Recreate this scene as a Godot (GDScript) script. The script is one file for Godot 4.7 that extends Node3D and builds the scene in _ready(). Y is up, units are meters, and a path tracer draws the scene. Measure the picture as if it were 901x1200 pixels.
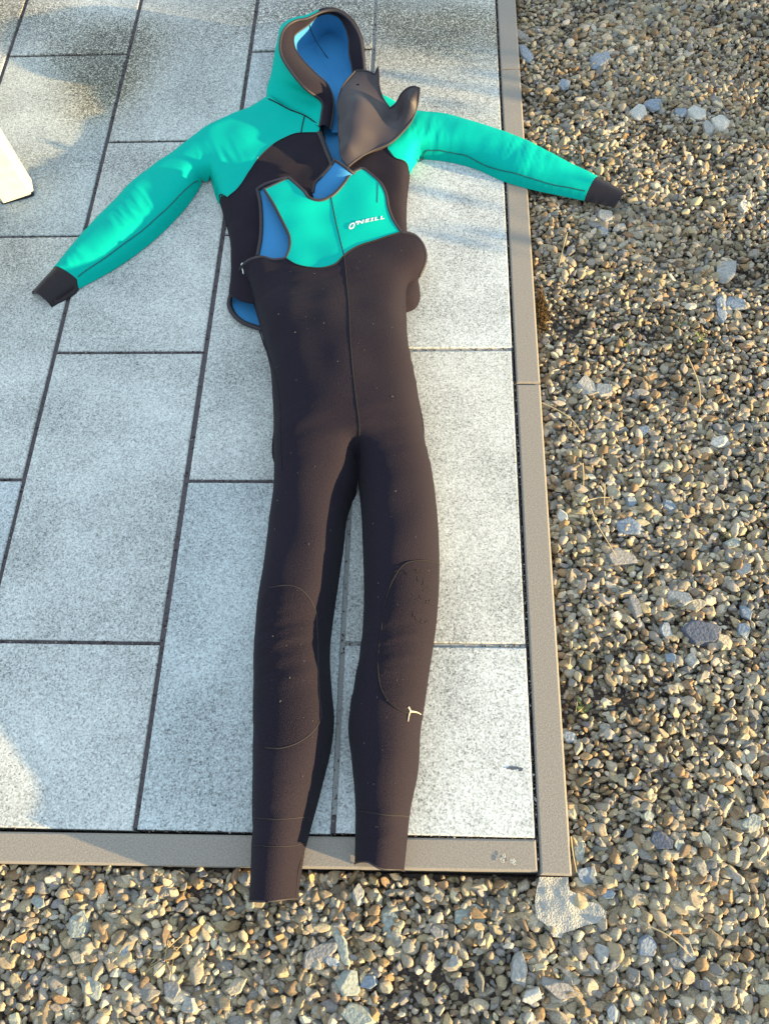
extends Node3D
# A hooded wetsuit laid out on a granite patio beside a gravel bed, in low winter sun.
# Metres; x runs right along the front edging, z towards the viewer, y up. The patio's surface is y = 0.

var F := {}          # measured outlines: flat lists of x, z (or x, y, z), metres
var M := {}          # materials
var used := {}
var rng := RandomNumberGenerator.new()
var LJ: Puff         # the long john's volume
var JK: Puff         # the jacket's volume
var relief := FastNoiseLite.new()
var folds := FastNoiseLite.new()


func _ready() -> void:
	# ---- camera
	var cam := Camera3D.new()
	cam.name = "camera"
	var right := Vector3(0.99874285, -0.04185986, -0.02757675)
	var up := Vector3(-0.00609577, 0.44463106, -0.89569306)
	cam.transform = Transform3D(Basis(right, up, right.cross(up)).orthonormalized(), Vector3(-0.16922, 1.37523, 0.13288))
	cam.fov = 61.975
	cam.near = 0.05
	cam.far = 200.0
	add_child(cam)
	cam.current = true
	# ---- sky
	var env := Environment.new()
	env.background_mode = Environment.BG_SKY
	var sm := ProceduralSkyMaterial.new()
	sm.sky_top_color = Color(0.515, 0.572, 0.625)
	sm.sky_horizon_color = Color(0.65, 0.70, 0.705)
	sm.sky_curve = 0.12
	sm.sky_energy_multiplier = 1.0
	sm.ground_bottom_color = Color(0.25, 0.23, 0.21)
	sm.ground_horizon_color = Color(0.55, 0.57, 0.58)
	sm.sun_angle_max = 12.0
	var sky := Sky.new()
	sky.sky_material = sm
	env.sky = sky
	env.tonemap_mode = Environment.TONE_MAPPER_LINEAR
	env.tonemap_exposure = 5.2
	env.sdfgi_enabled = true
	env.ssao_enabled = true
	env.ssil_enabled = true
	var we := WorldEnvironment.new()
	we.name = "world_environment"
	we.environment = env
	add_child(we)
	# ---- sun: low, from the right and a little from the viewer's side
	var sun := DirectionalLight3D.new()
	sun.name = "sun"
	var el := deg_to_rad(8.4)
	var az := deg_to_rad(16.0)
	var to_sun := Vector3(cos(el) * cos(az), sin(el), cos(el) * sin(az))
	sun.transform = Transform3D(Basis.looking_at(-to_sun, Vector3.UP), to_sun * 10.0)
	sun.light_energy = 1.4
	sun.light_color = Color(1.0, 0.87, 0.63)
	sun.light_angular_distance = 0.7
	sun.shadow_enabled = true
	add_child(sun)

	rng.seed = 4711
	relief.seed = 3
	relief.frequency = 1.0
	relief.fractal_octaves = 3
	folds.seed = 8
	folds.frequency = 5.0
	folds.fractal_octaves = 2
	outlines()
	make_materials()
	LJ = Puff.new(curve(pts2("long_john_domain"), true, 0.012), 0.007)
	JK = Puff.new(curve(pts2("jacket_domain"), true, 0.012), 0.007)
	build_ground()
	build_patio()
	build_gravel()
	build_loose_stones()
	build_jacket()
	build_long_john()
	build_chair()
	build_weeds()
	build_shrubs()


func outlines() -> void:
	F["long_john_domain"] = [-0.161, -1.15, -0.161, -1.102, -0.178, -1.062, -0.204, -1.033, -0.212, -0.967, -0.203, -0.883, -0.187, -0.796, -0.176, -0.701, -0.16, -0.628, -0.154, -0.58, -0.148, -0.496, -0.148, -0.399, -0.154, -0.323, -0.161, -0.275, -0.17, -0.208, -0.177, -0.16, -0.18, -0.101, -0.193, -0.029, -0.2, 0.047, -0.205, 0.138, -0.27, 0.14, -0.274, 0.038, -0.277, -0.048, -0.286, -0.116, -0.293, -0.161, -0.291, -0.197, -0.286, -0.234, -0.278, -0.297, -0.276, -0.372, -0.282, -0.478, -0.288, -0.552, -0.293, -0.594, -0.295, -0.636, -0.295, -0.594, -0.306, -0.562, -0.312, -0.536, -0.315, -0.489, -0.321, -0.413, -0.326, -0.356, -0.329, -0.282, -0.323, -0.225, -0.316, -0.17, -0.318, -0.133, -0.33, -0.068, -0.347, 0.01, -0.351, 0.034, -0.356, 0.089, -0.353, 0.174, -0.422, 0.176, -0.427, 0.095, -0.432, -0.003, -0.44, -0.108, -0.451, -0.231, -0.456, -0.369, -0.453, -0.412, -0.451, -0.51, -0.447, -0.579, -0.45, -0.639, -0.463, -0.763, -0.475, -0.843, -0.492, -0.905, -0.521, -0.999, -0.544, -1.058, -0.556, -1.07, -0.601, -1.16, -0.606, -1.37, -0.586, -1.57, -0.191, -1.51, -0.156, -1.33]
	F["jacket_domain"] = [-1.002, -1.056, -0.967, -1.114, -0.91, -1.228, -0.861, -1.31, -0.813, -1.386, -0.758, -1.446, -0.7, -1.505, -0.638, -1.555, -0.573, -1.593, -0.536, -1.629, -0.418, -1.674, -0.295, -1.632, -0.199, -1.566, -0.143, -1.564, -0.078, -1.537, -0.015, -1.51, 0.054, -1.47, 0.12, -1.421, 0.2, -1.367, 0.255, -1.328, 0.341, -1.264, 0.314, -1.231, 0.229, -1.285, 0.167, -1.306, 0.116, -1.322, 0.062, -1.339, -0.005, -1.367, -0.067, -1.407, -0.131, -1.431, -0.19, -1.441, -0.207, -1.407, -0.212, -1.381, -0.215, -1.344, -0.217, -1.303, -0.216, -1.228, -0.198, -1.123, -0.188, -1.07, -0.187, -1.032, -0.198, -1.01, -0.21, -1.004, -0.343, -0.942, -0.464, -0.947, -0.514, -0.96, -0.548, -0.976, -0.568, -0.999, -0.578, -1.02, -0.581, -1.081, -0.595, -1.192, -0.615, -1.258, -0.63, -1.305, -0.66, -1.381, -0.679, -1.376, -0.688, -1.345, -0.733, -1.251, -0.785, -1.178, -0.838, -1.123, -0.905, -1.07, -0.953, -1.021, -0.995, -0.965, -1.044, -0.997]
	F["torso"] = [-0.557, -1.076, -0.539, -1.074, -0.52, -1.075, -0.504, -1.076, -0.478, -1.066, -0.453, -1.066, -0.431, -1.047, -0.402, -1.037, -0.373, -1.036, -0.352, -1.045, -0.337, -1.067, -0.326, -1.083, -0.309, -1.1, -0.271, -1.119, -0.225, -1.142, -0.216, -1.142, -0.196, -1.137, -0.182, -1.122, -0.175, -1.1, -0.178, -1.079, -0.187, -1.059, -0.206, -1.041, -0.212, -0.967, -0.203, -0.883, -0.187, -0.796, -0.176, -0.701, -0.243, -0.567, -0.295, -0.636, -0.359, -0.563, -0.45, -0.639, -0.463, -0.763, -0.475, -0.843, -0.492, -0.905, -0.521, -0.999, -0.544, -1.056]
	F["leg_right"] = [-0.295, -0.636, -0.243, -0.567, -0.176, -0.701, -0.16, -0.628, -0.154, -0.58, -0.148, -0.496, -0.148, -0.399, -0.154, -0.323, -0.161, -0.275, -0.17, -0.208, -0.177, -0.16, -0.18, -0.101, -0.193, -0.029, -0.196, 0.006, -0.274, 0.007, -0.277, -0.048, -0.286, -0.116, -0.293, -0.161, -0.291, -0.197, -0.286, -0.234, -0.278, -0.297, -0.276, -0.372, -0.282, -0.478, -0.288, -0.552, -0.293, -0.594]
	F["leg_left"] = [-0.432, -0.003, -0.44, -0.108, -0.451, -0.231, -0.456, -0.369, -0.453, -0.412, -0.451, -0.51, -0.447, -0.579, -0.45, -0.639, -0.359, -0.563, -0.295, -0.636, -0.295, -0.594, -0.306, -0.562, -0.312, -0.536, -0.315, -0.489, -0.321, -0.413, -0.326, -0.356, -0.329, -0.282, -0.323, -0.225, -0.316, -0.17, -0.318, -0.133, -0.33, -0.068, -0.347, 0.01, -0.35, 0.024, -0.43, 0.02, -0.432, -0.003]
	F["cuff_right"] = [-0.196, 0.006, -0.2, 0.047, -0.235, 0.048, -0.251, 0.04, -0.274, 0.039, -0.274, 0.007]
	F["cuff_left"] = [-0.43, 0.02, -0.35, 0.024, -0.351, 0.034, -0.356, 0.089, -0.384, 0.095, -0.427, 0.095]
	F["bib"] = [-0.465, -1.293, -0.449, -1.275, -0.429, -1.25, -0.416, -1.23, -0.398, -1.225, -0.374, -1.236, -0.347, -1.269, -0.333, -1.297, -0.313, -1.315, -0.304, -1.312, -0.288, -1.293, -0.269, -1.268, -0.259, -1.244, -0.252, -1.205, -0.243, -1.177, -0.225, -1.142, -0.271, -1.119, -0.309, -1.1, -0.326, -1.083, -0.337, -1.067, -0.352, -1.045, -0.373, -1.036, -0.402, -1.037, -0.431, -1.047, -0.453, -1.066, -0.448, -1.09, -0.449, -1.121, -0.464, -1.16, -0.488, -1.211, -0.514, -1.261]
	F["neck_edge"] = [-0.465, -1.293, -0.449, -1.275, -0.429, -1.25, -0.416, -1.23, -0.398, -1.225, -0.374, -1.236, -0.347, -1.269, -0.333, -1.297, -0.313, -1.315, -0.304, -1.312]
	F["arm_edge_right"] = [-0.304, -1.312, -0.288, -1.293, -0.269, -1.268, -0.259, -1.244, -0.252, -1.205, -0.243, -1.177, -0.225, -1.142, -0.216, -1.142, -0.196, -1.137, -0.182, -1.122, -0.175, -1.1, -0.178, -1.079, -0.187, -1.059]
	F["arm_edge_left"] = [-0.465, -1.293, -0.514, -1.261, -0.488, -1.211, -0.464, -1.16, -0.449, -1.121, -0.448, -1.09, -0.453, -1.066]
	F["arm_hem_left"] = [-0.557, -1.076, -0.539, -1.074, -0.52, -1.075, -0.504, -1.076, -0.478, -1.066, -0.453, -1.066]
	F["bib_seam"] = [-0.453, -1.066, -0.431, -1.047, -0.402, -1.037, -0.373, -1.036, -0.352, -1.045, -0.337, -1.067, -0.326, -1.083, -0.309, -1.1, -0.271, -1.119, -0.225, -1.142]
	F["centre_seam"] = [-0.372, -1.236, -0.36, -1.174, -0.346, -1.112, -0.337, -1.071, -0.327, -0.995, -0.318, -0.92, -0.31, -0.832, -0.304, -0.776, -0.297, -0.723, -0.292, -0.689, -0.288, -0.66, -0.291, -0.628]
	F["strap_seam"] = [-0.275, -1.27, -0.275, -1.217]
	F["side_seam"] = [-0.543, -1.053, -0.509, -0.953, -0.469, -0.841, -0.443, -0.76, -0.433, -0.704, -0.427, -0.637, -0.422, -0.586]
	F["knee_left"] = [-0.421, -0.364, -0.382, -0.366, -0.364, -0.356, -0.35, -0.337, -0.344, -0.301, -0.339, -0.245, -0.333, -0.191, -0.33, -0.161, -0.339, -0.14, -0.359, -0.121, -0.39, -0.111, -0.412, -0.114, -0.427, -0.136, -0.436, -0.216, -0.437, -0.312, -0.434, -0.354]
	F["knee_right"] = [-0.15, -0.434, -0.163, -0.424, -0.179, -0.418, -0.205, -0.407, -0.221, -0.385, -0.233, -0.352, -0.24, -0.296, -0.243, -0.232, -0.238, -0.205, -0.22, -0.179, -0.194, -0.171, -0.174, -0.182, -0.168, -0.234, -0.158, -0.294, -0.153, -0.349]
	F["knee_line_left"] = [-0.424, -0.366, -0.382, -0.366, -0.364, -0.356, -0.35, -0.337, -0.344, -0.301, -0.339, -0.245, -0.333, -0.191, -0.33, -0.161, -0.339, -0.14, -0.359, -0.121, -0.39, -0.111, -0.409, -0.113]
	F["knee_line_right"] = [-0.15, -0.434, -0.163, -0.424, -0.179, -0.418, -0.205, -0.407, -0.221, -0.385, -0.233, -0.352, -0.24, -0.296, -0.243, -0.232, -0.238, -0.205, -0.22, -0.179, -0.194, -0.171, -0.174, -0.182]
	F["ankle_line_left"] = [-0.424, -0.017, -0.39, -0.013, -0.361, -0.016, -0.344, -0.022]
	F["ankle_line_left_low"] = [-0.424, 0.021, -0.382, 0.023, -0.36, 0.02, -0.349, 0.014]
	F["ankle_line_right"] = [-0.274, -0.032, -0.241, -0.025, -0.217, -0.023, -0.195, -0.027]
	F["leg_fold_line"] = [-0.357, 0.086, -0.355, 0.051, -0.351, 0.028]
	F["hem_left"] = [-0.356, 0.089, -0.384, 0.095, -0.427, 0.095]
	F["hem_right"] = [-0.2, 0.047, -0.235, 0.048, -0.251, 0.04, -0.274, 0.039]
	F["tag"] = [-0.548, -1.067]
	F["thread"] = [-0.196, -0.18, -0.193, -0.174, -0.196, -0.158, -0.194, -0.171, -0.177, -0.179]
	F["logo"] = [-0.334, -1.146, -0.257, -1.172]
	F["scuff"] = [-0.18, -0.384, -0.173, -0.381, -0.166, -0.376, -0.173, -0.355, -0.186, -0.395, -0.21, -0.392, -0.169, -0.352, -0.193, -0.318, -0.177, -0.314]
	F["sleeve_left"] = [-0.967, -1.114, -0.91, -1.228, -0.861, -1.31, -0.813, -1.386, -0.758, -1.446, -0.7, -1.505, -0.638, -1.555, -0.573, -1.593, -0.55, -1.612, -0.497, -1.552, -0.453, -1.528, -0.415, -1.495, -0.417, -1.472, -0.442, -1.472, -0.468, -1.47, -0.498, -1.452, -0.533, -1.407, -0.56, -1.355, -0.585, -1.297, -0.602, -1.279, -0.63, -1.305, -0.66, -1.381, -0.679, -1.376, -0.688, -1.345, -0.733, -1.251, -0.785, -1.178, -0.838, -1.123, -0.905, -1.07, -0.904, -1.08]
	F["cuff_sleeve_left"] = [-0.967, -1.114, -0.904, -1.08, -0.905, -1.07, -0.953, -1.021, -1.002, -1.056]
	F["chest_left"] = [-0.631, -1.308, -0.602, -1.279, -0.585, -1.297, -0.56, -1.355, -0.533, -1.407, -0.498, -1.452, -0.468, -1.47, -0.442, -1.472, -0.417, -1.472, -0.409, -1.45, -0.394, -1.404, -0.383, -1.37, -0.373, -1.202, -0.365, -1.04, -0.511, -0.992, -0.54, -1, -0.579, -1.044, -0.581, -1.081, -0.595, -1.192, -0.615, -1.258, -0.63, -1.305]
	F["chest_right"] = [-0.338, -1.371, -0.258, -1.434, -0.261, -1.415, -0.243, -1.385, -0.212, -1.384, -0.215, -1.344, -0.217, -1.303, -0.216, -1.228, -0.198, -1.123, -0.188, -1.07, -0.187, -1.032, -0.198, -1.01, -0.21, -1.004, -0.274, -0.98, -0.335, -1.04, -0.346, -1.275]
	F["sleeve_right"] = [-0.309, -1.483, -0.294, -1.611, -0.199, -1.566, -0.143, -1.564, -0.078, -1.537, -0.015, -1.51, 0.054, -1.47, 0.12, -1.421, 0.2, -1.367, 0.167, -1.306, 0.116, -1.322, 0.062, -1.339, -0.005, -1.367, -0.067, -1.407, -0.131, -1.431, -0.19, -1.441, -0.207, -1.407, -0.212, -1.384, -0.243, -1.385, -0.261, -1.415, -0.269, -1.428]
	F["cuff_sleeve_right"] = [0.199, -1.363, 0.255, -1.328, 0.244, -1.301, 0.229, -1.285, 0.167, -1.306]
	F["sleeve_seam_left"] = [-0.902, -1.084, -0.834, -1.144, -0.792, -1.19, -0.731, -1.273, -0.684, -1.365]
	F["sleeve_seam_right"] = [-0.197, -1.429, -0.18, -1.441, -0.162, -1.441, -0.099, -1.427, -0.006, -1.375, 0.085, -1.339, 0.166, -1.316]
	F["chest_seam_left"] = [-0.417, -1.472, -0.442, -1.472, -0.468, -1.47, -0.498, -1.452, -0.533, -1.407, -0.56, -1.355, -0.585, -1.297, -0.602, -1.279, -0.631, -1.308]
	F["chest_seam_right"] = [-0.258, -1.434, -0.261, -1.415, -0.243, -1.385, -0.214, -1.377]
	F["collar_seam"] = [-0.539, -1.584, -0.497, -1.552, -0.453, -1.528, -0.415, -1.495]
	F["collar_tab_seam"] = [-0.452, -1.528, -0.455, -1.492, -0.456, -1.473]
	F["zip_left"] = [-0.417, -1.472, -0.409, -1.45, -0.394, -1.404, -0.383, -1.37, -0.38, -1.313]
	F["back_lining"] = [-0.419, -1.554, -0.479, -1.717, -0.513, -1.828, -0.463, -1.875, -0.411, -1.897, -0.366, -1.84, -0.345, -1.744, -0.325, -1.624, -0.321, -1.509, -0.315, -1.361, -0.39, -1.363]
	F["hem_lining"] = [-0.572, -1.054, -0.471, -1.042, -0.463, -0.943, -0.515, -0.962, -0.549, -0.978, -0.569, -1, -0.578, -1.021]
	F["hem_edge"] = [-0.464, -0.946, -0.515, -0.962, -0.549, -0.978, -0.569, -1, -0.577, -1.02, -0.573, -1.034, -0.558, -1.023]
	F["jacket_hem_right"] = [-0.21, -1.004, -0.198, -1.01, -0.187, -1.03, -0.19, -1.06]
	F["flap"] = [-0.339, 0.082, -1.635, -0.312, 0.086, -1.628, -0.294, 0.084, -1.619, -0.286, 0.095, -1.63, -0.284, 0.084, -1.61, -0.284, 0.079, -1.597, -0.276, 0.068, -1.565, -0.258, 0.063, -1.532, -0.246, 0.07, -1.536, -0.232, 0.093, -1.539, -0.22, 0.107, -1.537, -0.207, 0.115, -1.534, -0.191, 0.117, -1.526, -0.192, 0.109, -1.513, -0.196, 0.093, -1.5, -0.205, 0.077, -1.482, -0.226, 0.065, -1.456, -0.256, 0.061, -1.422, -0.293, 0.061, -1.4, -0.322, 0.064, -1.374, -0.343, 0.068, -1.345, -0.356, 0.07, -1.365, -0.365, 0.072, -1.414, -0.37, 0.075, -1.483, -0.374, 0.077, -1.546, -0.365, 0.077, -1.593]
	F["flap_inside"] = [-0.316, 0.1, -1.511, -0.319, 0.09, -1.437, -0.27, 0.063, -1.488, -0.236, 0.066, -1.51, -0.287, 0.064, -1.426, -0.352, 0.091, -1.462, -0.355, 0.091, -1.531, -0.344, 0.084, -1.391, -0.212, 0.106, -1.5]
	F["neck_lining"] = [-0.414, 0.07, -1.266, -0.409, 0.076, -1.289, -0.396, 0.084, -1.298, -0.38, 0.096, -1.309, -0.366, 0.106, -1.32, -0.349, 0.104, -1.307, -0.332, 0.096, -1.297, -0.318, 0.078, -1.303, -0.345, 0.058, -1.255, -0.389, 0.056, -1.226]
	F["armhole_lining"] = [-0.531, 0.07, -1.276, -0.504, 0.074, -1.292, -0.471, 0.074, -1.265, -0.448, 0.068, -1.198, -0.436, 0.066, -1.095, -0.465, 0.066, -1.073, -0.513, 0.066, -1.096, -0.514, 0.066, -1.135, -0.517, 0.068, -1.204]
	F["armhole_edge"] = [-0.466, 0.087, -1.293, -0.495, 0.083, -1.286, -0.517, 0.079, -1.28, -0.532, 0.073, -1.275, -0.524, 0.07, -1.243, -0.518, 0.069, -1.203, -0.514, 0.067, -1.134, -0.516, 0.067, -1.095]
	F["hood_side"] = [-0.546, 0.03, -1.598, -0.543, 0.045, -1.605, -0.543, 0.05, -1.633, -0.539, 0.055, -1.671, -0.537, 0.06, -1.734, -0.532, 0.065, -1.78, -0.527, 0.07, -1.814, -0.513, 0.075, -1.825, -0.491, 0.085, -1.82, -0.461, 0.09, -1.821, -0.424, 0.09, -1.845, -0.39, 0.085, -1.85, -0.354, 0.08, -1.823, -0.33, 0.075, -1.771, -0.321, 0.07, -1.719, -0.316, 0.06, -1.667, -0.302, 0.045, -1.619, -0.292, 0.035, -1.545]
	F["hood_rim"] = [-0.415, 0.052, -1.49, -0.412, 0.056, -1.524, -0.413, 0.066, -1.554, -0.448, 0.1, -1.556, -0.482, 0.11, -1.601, -0.507, 0.115, -1.653, -0.511, 0.115, -1.713, -0.501, 0.115, -1.749, -0.481, 0.112, -1.774, -0.456, 0.108, -1.787, -0.419, 0.105, -1.817, -0.386, 0.1, -1.821, -0.355, 0.095, -1.792, -0.333, 0.09, -1.743, -0.325, 0.085, -1.695, -0.32, 0.07, -1.653, -0.317, 0.052, -1.61, -0.311, 0.045, -1.533]
	F["hood_seal"] = [-0.392, 0.046, -1.486, -0.388, 0.049, -1.533, -0.389, 0.053, -1.576, -0.402, 0.068, -1.608, -0.429, 0.075, -1.635, -0.466, 0.078, -1.685, -0.484, 0.082, -1.718, -0.489, 0.086, -1.748, -0.482, 0.088, -1.765, -0.459, 0.088, -1.791, -0.434, 0.086, -1.831, -0.406, 0.082, -1.842, -0.381, 0.078, -1.825, -0.362, 0.072, -1.77, -0.358, 0.066, -1.717, -0.349, 0.056, -1.673, -0.346, 0.044, -1.621, -0.339, 0.038, -1.542]
	F["hood_bowl"] = [-0.376, 0.032, -1.494, -0.375, 0.032, -1.542, -0.374, 0.03, -1.596, -0.381, 0.025, -1.653, -0.396, 0.02, -1.705, -0.407, 0.018, -1.745, -0.417, 0.018, -1.777, -0.423, 0.018, -1.803, -0.426, 0.018, -1.822, -0.425, 0.018, -1.841, -0.419, 0.018, -1.854, -0.411, 0.018, -1.854, -0.402, 0.018, -1.844, -0.394, 0.018, -1.818, -0.388, 0.018, -1.776, -0.38, 0.02, -1.714, -0.37, 0.026, -1.637, -0.361, 0.03, -1.544]
	F["corner_lump"] = [0.001, 0.05, 0.043, 0.049, 0.044, 0.067, 0.053, 0.071, 0.067, 0.081, 0.084, 0.084, 0.094, 0.094, 0.092, 0.108, 0.065, 0.113, 0.042, 0.121, 0.031, 0.124, 0.029, 0.131, 0.016, 0.129, 0.01, 0.117, -0.007, 0.105, -0.007, 0.082]
	F["chair_foot"] = [-1.103, 0, -1.353]
	F["chair_top"] = [-1.117, 0.22, -1.352]
	F["stem_a"] = [0.123, 0.002, -0.561, 0.131, 0.005, -0.529, 0.146, 0.007, -0.494, 0.16, 0.005, -0.465]
	F["stem_b"] = [0.116, 0.002, -0.576, 0.136, 0.004, -0.581, 0.159, 0.003, -0.583]
	F["stem_c"] = [0.116, 0.002, -0.654, 0.115, 0.005, -0.625, 0.113, 0.003, -0.602]
	F["stem_d"] = [0.152, 0.002, -0.61, 0.149, 0.006, -0.586, 0.147, 0.005, -0.567]
	F["stem_e"] = [0.049, 0.001, -0.787, 0.075, 0.004, -0.77, 0.099, 0.005, -0.75, 0.119, 0.002, -0.72]
	F["stem_f"] = [0.336, 0.002, -0.896, 0.343, 0.005, -0.859, 0.348, 0.005, -0.823, 0.345, 0.002, -0.777]
	F["stem_g"] = [0.152, 0.002, 0.111, 0.176, 0.005, 0.122, 0.196, 0.005, 0.137, 0.209, 0.002, 0.15]
	F["stem_h"] = [0.05, 0.002, -0.007, 0.051, 0.005, 0.017, 0.055, 0.003, 0.043]
	F["stem_i"] = [0.126, 0.001, -1.221, 0.113, 0.005, -1.17, 0.102, 0.003, -1.125]
	F["tuft_straw"] = [-0.548, 0.167]
	F["tuft_a"] = [0.168, -0.96]
	F["tuft_b"] = [0.221, -0.935]
	F["tuft_c"] = [0.361, -0.944]
	F["tuft_d"] = [0.08, -0.202]
	F["tuft_e"] = [0.36, -0.517]
	F["tuft_f"] = [0.334, -0.978]
	F["tuft_g"] = [-0.481, 0.144]
	F["moss"] = [0.059, -1.011]
	F["smear"] = [-0.034, -0.105]
	F["dropping"] = [-0.046, 0.027]
	pass


# ================================================================ helpers
func pts2(key: String) -> PackedVector2Array:
	var a: Array = F[key]
	var o := PackedVector2Array()
	for i in range(0, a.size(), 2):
		o.append(Vector2(a[i], a[i + 1]))
	return o


func pts3(key: String) -> PackedVector3Array:
	var a: Array = F[key]
	var o := PackedVector3Array()
	for i in range(0, a.size(), 3):
		o.append(Vector3(a[i], a[i + 1], a[i + 2]))
	return o


func flat(p: PackedVector3Array) -> PackedVector2Array:
	var o := PackedVector2Array()
	for v in p:
		o.append(Vector2(v.x, v.z))
	return o


# A smooth curve through points (x, z or x, y, z); sharp turns stay corners.
func curve3(p: PackedVector3Array, closed: bool, step: float) -> PackedVector3Array:
	var n := p.size()
	var tang: Array[Vector3] = []
	for i in n:
		var t := Vector3.ZERO
		if closed or (i > 0 and i < n - 1):
			var a := p[i] - p[(i + n - 1) % n]
			var b := p[(i + 1) % n] - p[i]
			var la := a.length()
			var lb := b.length()
			if la > 1e-6 and lb > 1e-6:
				a /= la
				b /= lb
				if a.dot(b) >= 0.64:
					t = (a * lb + b * la).normalized()
		tang.append(t)
	var out := PackedVector3Array()
	for i in (n if closed else n - 1):
		var j := (i + 1) % n
		var d := p[j] - p[i]
		var l := d.length()
		var m0 := tang[i] * l if tang[i] != Vector3.ZERO else d
		var m1 := tang[j] * l if tang[j] != Vector3.ZERO else d
		var k := maxi(1, int(ceil(l / step)))
		for s in k:
			var t := float(s) / k
			var t2 := t * t
			var t3 := t2 * t
			out.append((2 * t3 - 3 * t2 + 1) * p[i] + (t3 - 2 * t2 + t) * m0 + (-2 * t3 + 3 * t2) * p[j] + (t3 - t2) * m1)
	if not closed:
		out.append(p[n - 1])
	return out


func curve(p: PackedVector2Array, closed: bool, step: float) -> PackedVector2Array:
	var q := PackedVector3Array()
	for v in p:
		q.append(Vector3(v.x, 0, v.y))
	return flat(curve3(q, closed, step))


# The height of a soft closed bag with a given outline: like air in it, so that its cross-sections are half ellipses.
class Puff:
	var lo: Vector2
	var c: float
	var nx: int
	var nz: int
	var u: PackedFloat32Array

	func _init(poly: PackedVector2Array, cell: float) -> void:
		c = cell
		lo = Vector2(1e9, 1e9)
		var hi := Vector2(-1e9, -1e9)
		for q in poly:
			lo = lo.min(q)
			hi = hi.max(q)
		lo -= Vector2(3, 3) * c
		hi += Vector2(3, 3) * c
		nx = int(ceil((hi.x - lo.x) / c)) + 1
		nz = int(ceil((hi.y - lo.y) / c)) + 1
		var d := PackedFloat32Array()
		d.resize(nx * nz)
		u = PackedFloat32Array()
		u.resize(nx * nz)
		var np := poly.size()
		# exact distances near the outline only
		var near := PackedByteArray()
		near.resize(nx * nz)
		for i in np:
			var a := poly[i]
			var b := poly[(i + 1) % np]
			var k := maxi(1, int(ceil(a.distance_to(b) / (c * 0.5))))
			for s in k:
				var q := (a.lerp(b, float(s) / k) - lo) / c
				for dj in range(-3, 4):
					for di in range(-3, 4):
						near[clampi(int(q.y) + dj, 0, nz - 1) * nx + clampi(int(q.x) + di, 0, nx - 1)] = 1
		for j in nz:
			for i in nx:
				var at := j * nx + i
				var p := lo + Vector2(i, j) * c
				var inside := Geometry2D.is_point_in_polygon(p, poly)
				var best := 3.0 * c
				if near[at]:
					for k in np:
						best = minf(best, Geometry2D.get_closest_point_to_segment(p, poly[k], poly[(k + 1) % np]).distance_to(p))
				d[at] = best if inside else -best
		var inner := PackedInt32Array()
		var band := PackedInt32Array()
		var far_x := PackedFloat32Array()
		var far_z := PackedFloat32Array()
		for j in range(1, nz - 1):
			for i in range(1, nx - 1):
				var at := j * nx + i
				if d[at] >= 1.2 * c:
					inner.append(at)
					u[at] = 0.0008
				elif d[at] > -1.2 * c:
					band.append(at)
					var g := Vector2(d[at + 1] - d[at - 1], d[at + nx] - d[at - nx]).normalized()
					far_x.append(clampf(i + g.x * 2.2, 0, nx - 1.01))
					far_z.append(clampf(j + g.y * 2.2, 0, nz - 1.01))
		var over := 1.93
		var add := 0.25 * c * c
		var share := PackedFloat32Array()
		for k in band.size():
			share.append(d[band[k]] / maxf(_mix(d, far_x[k], far_z[k]), 0.5 * c))
		for sweep in 220:
			for at in inner:
				var v := 0.25 * (u[at - 1] + u[at + 1] + u[at - nx] + u[at + nx]) + add
				u[at] += over * (v - u[at])
			if sweep > 60:
				over = 1.6
			for k in band.size():
				u[band[k]] = share[k] * maxf(_mix(u, far_x[k], far_z[k]), 0.0)

	func _mix(a: PackedFloat32Array, x: float, z: float) -> float:
		var i := int(x)
		var j := int(z)
		var fx := x - i
		var fz := z - j
		var at := j * nx + i
		return (a[at] * (1 - fx) + a[at + 1] * fx) * (1 - fz) + (a[at + nx] * (1 - fx) + a[at + nx + 1] * fx) * fz

	func at(p: Vector2) -> float:
		var q := (p - lo) / c
		if q.x < 0 or q.y < 0 or q.x >= nx - 1 or q.y >= nz - 1:
			return 0.0
		return maxf(0.0, _mix(u, q.x, q.y))


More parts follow.
